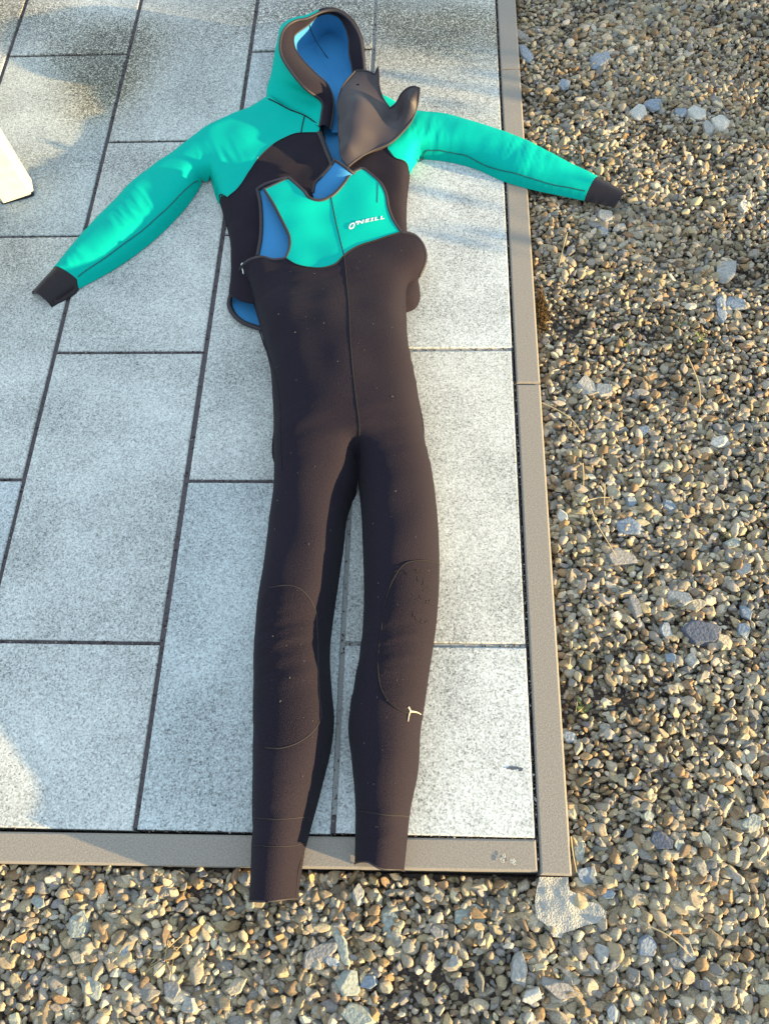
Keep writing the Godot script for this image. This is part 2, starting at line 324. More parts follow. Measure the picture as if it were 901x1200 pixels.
# A smooth height through given points (thin plate spline).
class Plate:
	var p: PackedVector3Array
	var w: PackedFloat64Array

	func _init(points: PackedVector3Array, soft := 0.0) -> void:
		p = points
		var n := p.size()
		var m := n + 3
		var a: Array = []
		for i in m:
			var row := PackedFloat64Array()
			row.resize(m + 1)
			a.append(row)
		for i in n:
			for j in n:
				a[i][j] = _k(p[i].x - p[j].x, p[i].z - p[j].z) + (soft if i == j else 0.0)
			a[i][n] = 1.0
			a[i][n + 1] = p[i].x
			a[i][n + 2] = p[i].z
			a[n][i] = 1.0
			a[n + 1][i] = p[i].x
			a[n + 2][i] = p[i].z
			a[i][m] = p[i].y
		for k in m:
			var best := k
			for r in range(k + 1, m):
				if absf(a[r][k]) > absf(a[best][k]):
					best = r
			var swap = a[k]
			a[k] = a[best]
			a[best] = swap
			var piv: float = a[k][k]
			if absf(piv) < 1e-15:
				continue
			for r in range(k + 1, m):
				var f: float = a[r][k] / piv
				if f != 0.0:
					for s in range(k, m + 1):
						a[r][s] -= f * a[k][s]
		w.resize(m)
		for k in range(m - 1, -1, -1):
			var v: float = a[k][m]
			for s in range(k + 1, m):
				v -= a[k][s] * w[s]
			w[k] = v / a[k][k] if absf(a[k][k]) > 1e-15 else 0.0

	func _k(x: float, z: float) -> float:
		var r2 := x * x + z * z
		return 0.5 * r2 * log(r2 + 1e-12)

	func height(q: Vector2) -> float:
		var n := p.size()
		var v := w[n] + w[n + 1] * q.x + w[n + 2] * q.y
		for i in n:
			v += w[i] * _k(q.x - p[i].x, q.y - p[i].z)
		return v


const SHOULDER_Z := -1.0624

func h_john(p: Vector2) -> float:
	var u := LJ.at(p)
	var h := 0.135 * tanh(1.85 * sqrt(2.0 * u) / 0.135)
	var t := smoothstep(0.0, 1.0, clampf((p.y - (SHOULDER_Z - 0.06)) / 0.32, 0, 1))
	h *= 0.66 + 0.34 * t
	return h + creases(p, h)


# Slack in the cloth: soft dents everywhere, cross folds at the knees, the crotch and the waist.
func creases(p: Vector2, h: float) -> float:
	var full := smoothstep(0.0, 0.05, h)
	var soft := folds.get_noise_2d(p.x, p.y) * 0.007
	var at := exp(-pow((p.y + 0.27) / 0.07, 2.0)) + 0.45 * exp(-pow((p.y + 0.66) / 0.07, 2.0)) + 0.3 * exp(-pow((p.y + 0.98) / 0.06, 2.0)) + 0.6 * exp(-pow((p.y + 0.03) / 0.06, 2.0))
	var across := folds.get_noise_2d(p.x * 1.2 + 30.0 + p.y * 0.8, p.y * 5.0 + p.x * 1.5) * 0.0042
	return (soft + across * at) * full


# x, z, direction along the sleeve, reach
const SLEEVE_FOLDS := [[-0.80, -1.25, -0.76, 0.65, 0.07], [-0.64, -1.37, -0.9, 0.44, 0.06], [0.03, -1.40, 0.95, 0.3, 0.07], [-0.17, -1.46, 0.97, 0.2, 0.06], [-0.92, -1.12, -0.76, 0.65, 0.05]]

func h_jacket(p: Vector2) -> float:
	var u := JK.at(p)
	var h := 0.052 * tanh(1.05 * sqrt(2.0 * u) / 0.052)
	var full := smoothstep(0.0, 0.03, h)
	var fold := 0.0
	for e in SLEEVE_FOLDS:      # gathers at the elbows and the armpits
		var d := p - Vector2(e[0], e[1])
		var near := exp(-d.length_squared() / (e[4] * e[4]))
		if near > 0.02:
			fold += near * folds.get_noise_2d((d.x * e[2] + d.y * e[3]) * 7.0 + e[0] * 40.0, (d.y * e[2] - d.x * e[3]) * 1.6)
	return h + (folds.get_noise_2d(p.x * 1.3 + 7.0, p.y * 1.3) * 0.0045 + fold * 0.0024) * full


# Every mesh goes through here: triangles with smooth normals that follow their winding.
class Tri:
	var v := PackedVector3Array()
	var n := PackedVector3Array()
	var uv := PackedVector2Array()
	var idx := PackedInt32Array()
	var own := true

	func add(p: Vector3, normal := Vector3.ZERO) -> int:
		v.append(p)
		n.append(normal)
		return v.size() - 1

	func tri(a: int, b: int, c: int) -> void:
		idx.append_array([a, b, c])

	func quad(a: int, b: int, c: int, d: int) -> void:
		idx.append_array([a, b, c, a, c, d])

	func smooth_from(first: int) -> void:
		for k in range(0, idx.size(), 3):
			var a := idx[k]
			if a < first:
				continue
			var f := (v[idx[k + 2]] - v[a]).cross(v[idx[k + 1]] - v[a])
			for s in 3:
				n[idx[k + s]] += f

	func mesh() -> ArrayMesh:
		var arr := []
		arr.resize(Mesh.ARRAY_MAX)
		for i in n.size():
			n[i] = n[i].normalized() if n[i].length_squared() > 1e-20 else Vector3.UP
		arr[Mesh.ARRAY_VERTEX] = v
		arr[Mesh.ARRAY_NORMAL] = n
		if uv.size() == v.size():
			arr[Mesh.ARRAY_TEX_UV] = uv
		arr[Mesh.ARRAY_INDEX] = idx
		var m := ArrayMesh.new()
		m.add_surface_from_arrays(Mesh.PRIMITIVE_TRIANGLES, arr)
		return m


# A soft sheet over the plan "outline" whose top follows the height function; thick downwards, with its edge closed.
func panel(outline: PackedVector2Array, h: Callable, thick := 0.005, lift := 0.0, cell := 0.006, floor_y := 0.002) -> ArrayMesh:
	var t := Tri.new()
	var poly := curve(outline, true, cell)
	var lo := Vector2(1e9, 1e9)
	var hi := Vector2(-1e9, -1e9)
	for q in poly:
		lo = lo.min(q)
		hi = hi.max(q)
	lo -= Vector2(cell, cell)
	var nx := int(ceil((hi.x - lo.x) / cell)) + 2
	var nz := int(ceil((hi.y - lo.y) / cell)) + 2
	var mark := PackedByteArray()
	mark.resize(nx * nz)
	for i in poly.size():
		var a := poly[i]
		var b := poly[(i + 1) % poly.size()]
		var k := maxi(1, int(ceil(a.distance_to(b) / (cell * 0.3))))
		for s in k:
			var q := (a.lerp(b, float(s) / k) - lo) / cell
			for dj in range(-1, 2):
				for di in range(-1, 2):
					mark[clampi(int(q.y) + dj, 0, nz - 1) * nx + clampi(int(q.x) + di, 0, nx - 1)] = 1
	var known := {}
	var e := 0.0025
	var put := func(p: Vector2) -> int:
		var key := Vector2i(roundi(p.x * 20000.0), roundi(p.y * 20000.0))
		if known.has(key):
			return known[key]
		var gx: float = (h.call(p + Vector2(e, 0)) - h.call(p - Vector2(e, 0))) / (2 * e)
		var gz: float = (h.call(p + Vector2(0, e)) - h.call(p - Vector2(0, e))) / (2 * e)
		var y: float = maxf(h.call(p) + lift, floor_y)
		var at := t.add(Vector3(p.x, y, p.y), Vector3(-gx, 1, -gz).normalized())
		known[key] = at
		return at
	for j in nz:
		for i in nx:
			var p := lo + Vector2(i, j) * cell
			var sq := PackedVector2Array([p, p + Vector2(cell, 0), p + Vector2(cell, cell), p + Vector2(0, cell)])
			if mark[j * nx + i] == 0:
				if Geometry2D.is_point_in_polygon(p + Vector2(cell, cell) * 0.5, poly):
					t.quad(put.call(sq[0]), put.call(sq[1]), put.call(sq[2]), put.call(sq[3]))
				continue
			for part in Geometry2D.intersect_polygons(sq, poly):
				var pp: PackedVector2Array = part
				var tri := Geometry2D.triangulate_polygon(pp)
				for k in range(0, tri.size(), 3):
					var a := pp[tri[k]]
					var b := pp[tri[k + 1]]
					var c := pp[tri[k + 2]]
					var area := (b - a).cross(c - a)
					if absf(area) < 1e-10:
						continue
					if area < 0:
						t.tri(put.call(a), put.call(c), put.call(b))
					else:
						t.tri(put.call(a), put.call(b), put.call(c))
	# underside and edge
	var count := t.v.size()
	var tris := t.idx.size()
	for i in count:
		var q := t.v[i]
		t.add(Vector3(q.x, maxf(q.y - thick, floor_y * 0.5), q.z), -t.n[i])
	for k in range(0, tris, 3):
		t.tri(t.idx[k] + count, t.idx[k + 2] + count, t.idx[k + 1] + count)
	var turn := 0.0
	for i in poly.size():
		turn += poly[i].cross(poly[(i + 1) % poly.size()])
	var side := 1.0 if turn > 0 else -1.0
	for i in poly.size():
		var a := poly[i]
		var b := poly[(i + 1) % poly.size()]
		if a.distance_to(b) < 1e-5:
			continue
		var d := (b - a).normalized() * side
		var nn := Vector3(d.y, 0, -d.x)
		var ya: float = maxf(h.call(a) + lift, floor_y)
		var yb: float = maxf(h.call(b) + lift, floor_y)
		var q0 := t.add(Vector3(a.x, ya, a.y), nn)
		var q1 := t.add(Vector3(b.x, yb, b.y), nn)
		var q2 := t.add(Vector3(b.x, maxf(yb - thick, floor_y * 0.5), b.y), nn)
		var q3 := t.add(Vector3(a.x, maxf(ya - thick, floor_y * 0.5), a.y), nn)
		if side > 0:
			t.quad(q1, q0, q3, q2)
		else:
			t.quad(q0, q1, q2, q3)
	return t.mesh()


func tube_shape(t: Tri, path: PackedVector3Array, r: float, r_end := -1.0, sides := 6) -> void:
	var n := path.size()
	if r_end < 0:
		r_end = r
	var first := t.v.size()
	var ref := Vector3.UP
	for i in n:
		var d := (path[mini(i + 1, n - 1)] - path[maxi(i - 1, 0)]).normalized()
		if absf(d.dot(ref)) > 0.95:
			ref = Vector3.RIGHT
		var a := d.cross(ref).normalized()
		var b := a.cross(d)
		var rr := lerpf(r, r_end, float(i) / (n - 1))
		for s in sides:
			var w := TAU * s / sides
			var o := a * cos(w) + b * sin(w)
			t.add(path[i] + o * rr, o)
	for i in n - 1:
		for s in sides:
			var s2 := (s + 1) % sides
			t.quad(first + i * sides + s, first + i * sides + s2, first + (i + 1) * sides + s2, first + (i + 1) * sides + s)
	for end in 2:
		var base := first + (n - 1) * sides * end
		for s in range(1, sides - 1):
			if end == 0:
				t.tri(base, base + s + 1, base + s)
			else:
				t.tri(base, base + s, base + s + 1)


func tube(path: PackedVector3Array, r: float, r_end := -1.0, sides := 6) -> ArrayMesh:
	var t := Tri.new()
	tube_shape(t, path, r, r_end, sides)
	return t.mesh()


# A thread, seam or binding that lies on a height function.
func lying(key: String, h: Callable, r: float, lift := 0.0, step := 0.006) -> ArrayMesh:
	var path := PackedVector3Array()
	for q in curve(pts2(key), false, step):
		path.append(Vector3(q.x, maxf(h.call(q) + lift, r * 0.5), q.y))
	return tube(path, r)


# Rows of points joined into one smooth skin.
func skin(rows: Array, back := false) -> ArrayMesh:
	var t := Tri.new()
	var n: int = rows[0].size()
	for row in rows:
		for p in row:
			t.add(p)
	for j in rows.size() - 1:
		for i in n - 1:
			var a := j * n + i
			if back:
				t.quad(a, a + n, a + n + 1, a + 1)
			else:
				t.quad(a, a + 1, a + n + 1, a + n)
	t.smooth_from(0)
	return t.mesh()


# A stone block with chamfered top edges; UVs run over the whole patio.
func block(x0: float, x1: float, z0: float, z1: float, top: float, bottom: float, bevel: float) -> ArrayMesh:
	var t := Tri.new()
	var ring := func(inset: float, y: float) -> Array:
		return [Vector3(x0 + inset, y, z0 + inset), Vector3(x1 - inset, y, z0 + inset), Vector3(x1 - inset, y, z1 - inset), Vector3(x0 + inset, y, z1 - inset)]
	var rings := [ring.call(bevel, top), ring.call(bevel * 0.3, top - bevel * 0.35), ring.call(0.0, top - bevel), ring.call(0.0, bottom)]
	var face := func(q: Array) -> void:
		var nn: Vector3 = ((q[2] - q[0]) as Vector3).cross(q[1] - q[0]).normalized()
		var k := []
		for p in q:
			k.append(t.add(p, nn))
			t.uv.append(Vector2((p.x + 1.75) / 1.8, (p.z + 2.4) / 2.4))
		t.quad(k[0], k[1], k[2], k[3])
	face.call(rings[0])
	for r in 3:
		for s in 4:
			var s2 := (s + 1) % 4
			face.call([rings[r][s2], rings[r][s], rings[r + 1][s], rings[r + 1][s2]])
	return t.mesh()


func numbered(called: String, parent: Node) -> String:
	var key := str(parent.get_instance_id()) + called
	used[key] = used.get(key, -1) + 1
	return called if used[key] == 0 else "%s_%03d" % [called, used[key]]


func put(called: String, mesh: Mesh, material: Material, parent: Node = self) -> MeshInstance3D:
	var o := MeshInstance3D.new()
	o.name = numbered(called, parent)
	o.mesh = mesh
	o.material_override = material
	parent.add_child(o, true)
	return o


func thing(called: String, label: String, category: String, group := "") -> Node3D:
	var o := Node3D.new()
	o.name = numbered(called, self)
	add_child(o, true)
	return tag(o, label, category, group)


func tag(o: Node3D, label: String, category: String, group := "") -> Node3D:
	o.set_meta("label", label)
	o.set_meta("category", category)
	if group:
		o.set_meta("group", group)
	return o


func setting(called: String) -> Node3D:
	var o := Node3D.new()
	o.name = called
	o.set_meta("kind", "structure")
	add_child(o, true)
	return o


# ================================================================ materials
func lin(r: float, g: float, b: float) -> Color:
	return Color(r, g, b).linear_to_srgb()


func noise_map(freq: float, lo: Color, hi: Color, size := 512, octaves := 3, seed_ := 1, mid := 0.5) -> NoiseTexture2D:
	var nz := FastNoiseLite.new()
	nz.seed = seed_
	nz.frequency = freq
	nz.fractal_octaves = octaves
	var g := Gradient.new()
	g.set_color(0, lo)
	g.set_color(1, hi)
	g.add_point(mid, lo.lerp(hi, 0.5))
	var tx := NoiseTexture2D.new()
	tx.width = size
	tx.height = size
	tx.seamless = true
	tx.noise = nz
	tx.color_ramp = g
	return tx


func bump_map(freq: float, strength: float, seed_ := 1, octaves := 3) -> NoiseTexture2D:
	var nz := FastNoiseLite.new()
	nz.seed = seed_
	nz.frequency = freq
	nz.fractal_octaves = octaves
	var tx := NoiseTexture2D.new()
	tx.width = 512
	tx.height = 512
	tx.seamless = true
	tx.noise = nz
	tx.as_normal_map = true
	tx.bump_strength = strength
	return tx


func surface(color: Color, rough: float, map: Texture2D = null, bump: Texture2D = null, scale := 4.0, bump_scale := 0.5) -> StandardMaterial3D:
	var m := StandardMaterial3D.new()
	m.albedo_color = color
	m.roughness = rough
	m.metallic_specular = 0.4
	m.uv1_triplanar = true
	m.uv1_world_triplanar = true
	m.uv1_scale = Vector3.ONE * scale
	m.albedo_texture = map
	if bump:
		m.normal_enabled = true
		m.normal_texture = bump
		m.normal_scale = bump_scale
	return m


func make_materials() -> void:
	var cloth := noise_map(0.27, Color(0.60, 0.60, 0.60), Color(1, 1, 1), 512, 2, 5)
	var weave := bump_map(0.4, 3.0, 9, 2)
	M.black = surface(lin(0.0235, 0.0188, 0.0270), 0.75, cloth, weave, 3.0, 0.8)
	M.black.rim_enabled = true
	M.black.rim = 0.06
	M.black.rim_tint = 0.0
	M.black.metallic_specular = 0.1
	M.pad = surface(lin(0.0212, 0.0170, 0.0242), 0.8, cloth, weave, 2.3, 0.7)
	M.pad.rim_enabled = true
	M.pad.rim = 0.06
	M.pad.rim_tint = 0.0
	M.pad.metallic_specular = 0.1
	M.smooth_black = surface(lin(0.026, 0.020, 0.023), 0.55, null, weave, 2.0, 0.15)
	M.teal = surface(lin(0.002, 0.335, 0.265), 0.7, noise_map(0.35, Color(0.93, 0.93, 0.93), Color(1, 1, 1), 512, 2, 6), weave, 3.0, 0.3)
	M.teal.metallic_specular = 0.12
	M.blue = surface(lin(0.028, 0.19, 0.40), 0.8, noise_map(0.3, Color(0.85, 0.85, 0.85), Color(1, 1, 1), 512, 2, 7), weave, 3.0, 0.3)
	M.cuff = surface(lin(0.014, 0.010, 0.012), 0.40, null, weave, 2.0, 0.2)
	M.cuff.metallic_specular = 0.3
	M.tape = surface(lin(0.018, 0.014, 0.017), 0.6, null, weave, 3.0, 0.2)
	M.thread = surface(lin(0.004, 0.0035, 0.0045), 0.9)
	M.grey_thread = surface(lin(0.016, 0.014, 0.014), 0.9)
	M.teal_thread = surface(lin(0.004, 0.09, 0.085), 0.8)
	M.white = surface(lin(0.66, 0.66, 0.64), 0.6)
	M.lint = surface(lin(0.11, 0.10, 0.095), 0.9)
	M.root = surface(lin(0.38, 0.33, 0.26), 0.9)
	# paving
	M.granite = []
	var pic := granite_picture()
	for k in 4:
		var g := StandardMaterial3D.new()
		g.albedo_texture = pic
		g.albedo_color = [Color(1, 1, 1), Color(0.955, 0.965, 0.975), Color(0.98, 0.97, 0.955), Color(0.93, 0.945, 0.95)][k]
		g.roughness = 0.82
		g.metallic_specular = 0.35
		M.granite.append(g)
	M.edging = surface(Color.WHITE, 0.9, noise_map(0.24, lin(0.142, 0.124, 0.104), lin(0.268, 0.239, 0.20), 512, 6, 12), bump_map(0.45, 3.0, 13, 3), 2.4, 0.12)
	M.joint = surface(Color.WHITE, 0.95, noise_map(0.2, lin(0.05, 0.042, 0.045), lin(0.12, 0.10, 0.105), 512, 4, 14), bump_map(0.3, 6.0, 15, 3), 4.0, 0.8)
	M.pale_joint = surface(Color.WHITE, 0.95, noise_map(0.3, lin(0.13, 0.13, 0.125), lin(0.40, 0.40, 0.38), 512, 4, 16), bump_map(0.3, 6.0, 15, 3), 5.0, 0.8)
	M.soil = surface(Color.WHITE, 1.0, noise_map(0.08, lin(0.035, 0.026, 0.022), lin(0.12, 0.09, 0.07), 512, 5, 17), bump_map(0.2, 8.0, 18, 4), 5.0, 1.0)
	# pebbles
	var speck := noise_map(0.12, Color(0.66, 0.65, 0.64), Color(1, 1, 1), 256, 4, 19, 0.42)
	var rough := bump_map(0.12, 3.0, 20, 4)
	M.gravel = surface(Color.WHITE, 0.85, speck, rough, 9.0, 0.35)
	M.gravel.vertex_color_use_as_albedo = true
	M.gravel.metallic_specular = 0.3
	M.pebble = []
	for c in PEBBLE_TONES:
		var pm := surface(lin(c.r, c.g, c.b), 0.85, speck, rough, 9.0, 0.35)
		pm.metallic_specular = 0.3
		M.pebble.append(pm)
	var cleft := bump_map(0.05, 5.0, 21, 5)
	var tones := [lin(0.34, 0.33, 0.30), lin(0.50, 0.48, 0.42), lin(0.22, 0.26, 0.305), lin(0.09, 0.105, 0.14), lin(0.29, 0.315, 0.28), lin(0.39, 0.335, 0.24), lin(0.25, 0.24, 0.225)]
	M.slate = []
	var streak := noise_map(0.05, Color(0.70, 0.70, 0.70), Color(1, 1, 1), 512, 5, 23)
	for c in tones:
		M.slate.append(surface(c, 0.75, streak, cleft, 6.0, 0.6))
	M.lump = surface(Color.WHITE, 0.95, noise_map(0.06, lin(0.21, 0.207, 0.185), lin(0.36, 0.35, 0.315), 512, 5, 24), bump_map(0.1, 8.0, 25, 5), 5.0, 0.9)
	M.straw = surface(lin(0.40, 0.31, 0.16), 0.9)
	M.leaf = surface(lin(0.085, 0.11, 0.035), 0.8)
	M.leaf.backlight_enabled = true
	M.leaf.backlight = lin(0.08, 0.12, 0.02)
	M.moss = surface(lin(0.10, 0.06, 0.02), 1.0)
	M.paint = surface(Color.WHITE, 0.45, noise_map(0.02, lin(0.33, 0.34, 0.28), lin(0.44, 0.44, 0.38), 256, 4, 27), bump_map(0.03, 2.0, 28), 5.0, 0.2)
	M.rubber = surface(lin(0.02, 0.018, 0.017), 0.7)
	M.smear = surface(lin(0.06, 0.07, 0.09), 0.9)


const PEBBLE_TONES := [
	Color(0.406, 0.330, 0.209), Color(0.367, 0.292, 0.187), Color(0.320, 0.259, 0.169), Color(0.468, 0.398, 0.281), Color(0.304, 0.266, 0.205),
	Color(0.234, 0.188, 0.126), Color(0.359, 0.319, 0.248), Color(0.499, 0.443, 0.338), Color(0.281, 0.191, 0.108), Color(0.234, 0.221, 0.198), Color(0.390, 0.315, 0.216), Color(0.156, 0.120, 0.086),
]


# Grey granite with dark and pale grains, algae stains on the far slabs and a little dirt along the joints. 1.8 m x 2.4 m.
func granite_picture() -> ImageTexture:
	var w := 1536
	var h := 2048
	var grain := FastNoiseLite.new()
	grain.noise_type = FastNoiseLite.TYPE_CELLULAR
	grain.cellular_return_type = FastNoiseLite.RETURN_CELL_VALUE
	grain.fractal_type = FastNoiseLite.FRACTAL_NONE
	grain.frequency = 0.60
	grain.seed = 31
	var a := grain.get_image(w, h, false, false, false).get_data()
	grain.frequency = 0.55
	grain.seed = 77
	var b := grain.get_image(w, h, false, false, false).get_data()
	var broad := FastNoiseLite.new()
	broad.seed = 5
	broad.frequency = 0.02
	broad.fractal_octaves = 4
	var c := broad.get_image(w / 4, h / 4, false, false, false).get_data()
	# stains: x, z, radius x, radius z, strength, brown
	var spots := [
		[-0.97, -1.70, 0.09, 0.12, 1.1, 1.0], [-0.98, -1.86, 0.15, 0.12, 1.2, 0.7], [-0.14, -1.88, 0.24, 0.13, 1.05, 0.8], [-0.55, -1.97, 0.26, 0.10, 0.40, 0.2],
		[-1.26, -2.00, 0.15, 0.12, 1.0, 0.6], [-0.16, -1.62, 0.16, 0.10, 0.35, 0.2], [-0.87, -1.45, 0.16, 0.05, 0.45, 0.1], [-0.42, -2.02, 0.25, 0.12, 0.55, 0.4],
		[-1.06, -1.16, 0.10, 0.10, 0.30, 0.9], [-0.72, -1.66, 0.12, 0.10, 0.30, 0.1], [-0.83, -0.98, 0.1, 0.05, 0.14, 0.2], [-0.16, -0.30, 0.18, 0.035, 0.16, 0.2],
		[-0.70, -1.86, 0.12, 0.10, 0.30, 0.2], [-1.14, -1.42, 0.10, 0.06, 0.3, 1.0],
	]
	var sw := w / 4
	var stain := PackedFloat32Array()
	var brown := PackedFloat32Array()
	stain.resize(sw * h / 4)
	brown.resize(sw * h / 4)
	for j in h / 4:
		var z := -2.4 + (j + 0.5) * 4.0 / h * 2.4
		for i in sw:
			var x := -1.75 + (i + 0.5) * 4.0 / w * 1.8
			var s := 0.0
			var br := 0.0
			for sp in spots:
				var dx: float = (x - sp[0]) / sp[2]
				var dz: float = (z - sp[1]) / sp[3]
				var q: float = exp(-dx * dx - dz * dz) * sp[4]
				s += q
				br += q * sp[5]
			stain[j * sw + i] = s * (0.45 + 1.1 * c[j * sw + i] / 255.0)
			brown[j * sw + i] = br / maxf(s, 1e-4)
	var out := PackedByteArray()
	out.resize(w * h * 3)
	var tone := PackedByteArray()      # linear reflectance to sRGB bytes
	tone.resize(1024)
	for i in 1024:
		tone[i] = int(255.0 * clampf(Color(i / 1023.0, 0, 0).linear_to_srgb().r, 0, 1))
	var at := 0
	for j in h:
		var row := (j >> 2) * sw
		for i in w:
			var k := row + (i >> 2)
			var g := a[at] - 128
			var f := b[at] - 128
			var v := 0.40 + 0.0008 * f + 0.0004 * g + (c[k] - 128) * 0.0009
			if g < -60:
				v -= 0.0014 * (-60 - g) + 0.035
			elif g > 80:
				v += 0.0016 * (g - 80)
			var s := stain[k]
			if s > 0.03:
				v *= 1.0 - clampf(s * (0.60 - 0.0034 * f - 0.0030 * g), 0.0, 0.80)
			v = clampf(v, 0.05, 0.68)
			var bb := brown[k] * minf(s, 1.0)
			out[at * 3] = tone[int(v * 1000.0 * (0.975 + 0.12 * bb))]
			out[at * 3 + 1] = tone[int(v * 1020.0)]
			out[at * 3 + 2] = tone[int(v * 1000.0 * (0.985 - 0.20 * bb))]
			at += 1
	return ImageTexture.create_from_image(Image.create_from_data(w, h, false, Image.FORMAT_RGB8, out))


# ================================================================ the place
func build_ground() -> void:
	var t := Tri.new()
	for p in [Vector3(-40, -0.06, -40), Vector3(40, -0.06, -40), Vector3(40, -0.06, 40), Vector3(-40, -0.06, 40)]:
		t.add(p, Vector3.UP)
	t.quad(0, 1, 2, 3)
	put("ground", t.mesh(), M.soil).set_meta("kind", "structure")


func build_patio() -> void:
	var patio := setting("patio")
	put("joint_bed", block(-2.45, -0.002, -3.0, -0.003, -0.0042, -0.055, 0.001), M.joint, patio)
	# columns of slabs: left and right edge, first cross joint, joint width
	var cols := [
		[-0.3045, -0.0035, 0.3030], [-0.6115, -0.3130, 0.6120], [-0.9198, -0.6202, 0.2985], [-1.2278, -0.9282, 0.6130], [-1.5350, -1.2370, 0.2985], [-1.8430, -1.5450, 0.6130], [-2.1510, -1.8530, 0.2985],
	]
	var gap := 0.0034
	for ci in cols.size():
		var c: Array = cols[ci]
		var z1 := -0.0052 + 0.010 * float(c[0]) * -0.6
		var z: float = -c[2]
		var row := 0
		while z1 > -2.95:
			var jitter := rng.randf_range(-0.0012, 0.0012)
			var tilt := rng.randf_range(-0.0010, 0.0008)
			put("paving_slab", block(c[0] + jitter, c[1] + jitter, maxf(z + gap, -3.0), z1, tilt, -0.05, 0.0022), M.granite[(ci * 3 + row * 2 + ci * row) % 4], patio)
			z1 = z - gap
			z -= 0.608
			row += 1
	# pale grout in the right-hand joints
	put("grout", block(-0.3128, -0.3048, -2.9, -0.03, -0.0035, -0.02, 0.001), M.pale_joint, patio)
	for z in [-0.303, -0.911, -1.519]:
		put("grout", block(-0.304, -0.0045, z - 0.0033, z + 0.0033, -0.0030, -0.02, 0.001), M.pale_joint, patio)
	# edging: two long stones on the right, then the front row
	for e in [[0.0018, 0.0475, -0.827, 0.0475], [0.0018, 0.0475, -1.741, -0.8295], [0.0018, 0.0475, -2.655, -1.7435]]:
		put("edging_stone", block(e[0], e[1], e[2], e[3], rng.randf_range(-0.0005, 0.001), -0.09, 0.003), M.edging, patio)
	for e in [[-0.914, -0.0025], [-1.83, -0.9165]]:
		var o := put("edging_stone", block(e[0], e[1], 0.0025, 0.0475, 0.0, -0.09, 0.003), M.edging, patio)
		o.rotation.y = deg_to_rad(0.55)
		o.position.z = -0.004
	# grit and crumbs of earth in the joints
	var grit: Array = []
	for k in 3600:
		var p := Vector2.ZERO
		var q := rng.randf()
		if q < 0.35:
			var xs := [-0.3088, -0.6158, -0.924, -1.2325]
			p = Vector2(xs[rng.randi_range(0, 3)] + rng.randfn() * 0.0022, rng.randf_range(-2.2, -0.01))
		elif q < 0.60:
			p = Vector2(-0.0008 + rng.randfn() * 0.0012, rng.randf_range(-2.2, 0.03))
		elif q < 0.75:
			p = Vector2(rng.randf_range(-0.9, 0.0), -0.0015 + rng.randfn() * 0.0012)
		else:
			var ci := rng.randi_range(0, 3)
			p = Vector2(rng.randf_range(cols[ci][0], cols[ci][1]), -float(cols[ci][2]) - 0.608 * rng.randi_range(0, 2) + rng.randfn() * 0.0014)
		grit.append(p)
	var gm := MultiMesh.new()
	gm.transform_format = MultiMesh.TRANSFORM_3D
	gm.use_colors = true
	gm.mesh = stone_shape(5, 0.5, Vector3.ONE, 0.05, 1)
	gm.instance_count = grit.size()
	for k in grit.size():
		var rr := 0.0007 + 0.0016 * pow(rng.randf(), 3.0)
		gm.set_instance_transform(k, Transform3D(Basis(Vector3(rng.randfn(), rng.randfn(), rng.randfn()).normalized(), rng.randf() * TAU).scaled_local(Vector3.ONE * rr), Vector3(grit[k].x, -0.0036 + rr * 0.4, grit[k].y)))
		var c: Color = [Color(0.05, 0.035, 0.03), Color(0.09, 0.07, 0.06), Color(0.16, 0.13, 0.10), Color(0.30, 0.28, 0.24)][mini(rng.randi_range(0, 4), 3) if rng.randf() < 0.4 else rng.randi_range(0, 1)]
		gm.set_instance_color(k, c)
	var go := MultiMeshInstance3D.new()
	go.name = "joint_grit"
	go.multimesh = gm
	go.material_override = M.gravel
	go.set_meta("kind", "stuff")
	patio.add_child(go, true)
	# a bird dropping on the edging and a dark scuff on the last slab
	var d := pts2("dropping")[0]
	for k in 4:
		var q := d + Vector2(rng.randf_range(-0.008, 0.008), rng.randf_range(-0.006, 0.006))
		put("bird_dropping", blot(q, 0.0025 + 0.001 * k, 0.0016 + 0.0002 * k), M.lump, patio)
	var s := pts2("smear")[0]
	put("scuff_mark", blot(s, 0.009, 0.0006, Vector2(1.0, 0.35)), M.smear, patio)
	put("scuff_mark", blot(s + Vector2(0.012, 0.002), 0.005, 0.0009, Vector2(1.0, 0.6)), M.smear, patio)


func blot(c: Vector2, r: float, y: float, shape := Vector2.ONE) -> ArrayMesh:
	var t := Tri.new()
	var mid := t.add(Vector3(c.x, y + 0.0006, c.y), Vector3.UP)
	for s in 14:
		var w := TAU * s / 14
		var rr := r * rng.randf_range(0.6, 1.15)
		t.add(Vector3(c.x + cos(w) * rr * shape.x, y, c.y + sin(w) * rr * shape.y), Vector3.UP)
	for s in 14:
		t.tri(mid, 1 + s, 1 + (s + 1) % 14)
	return t.mesh()


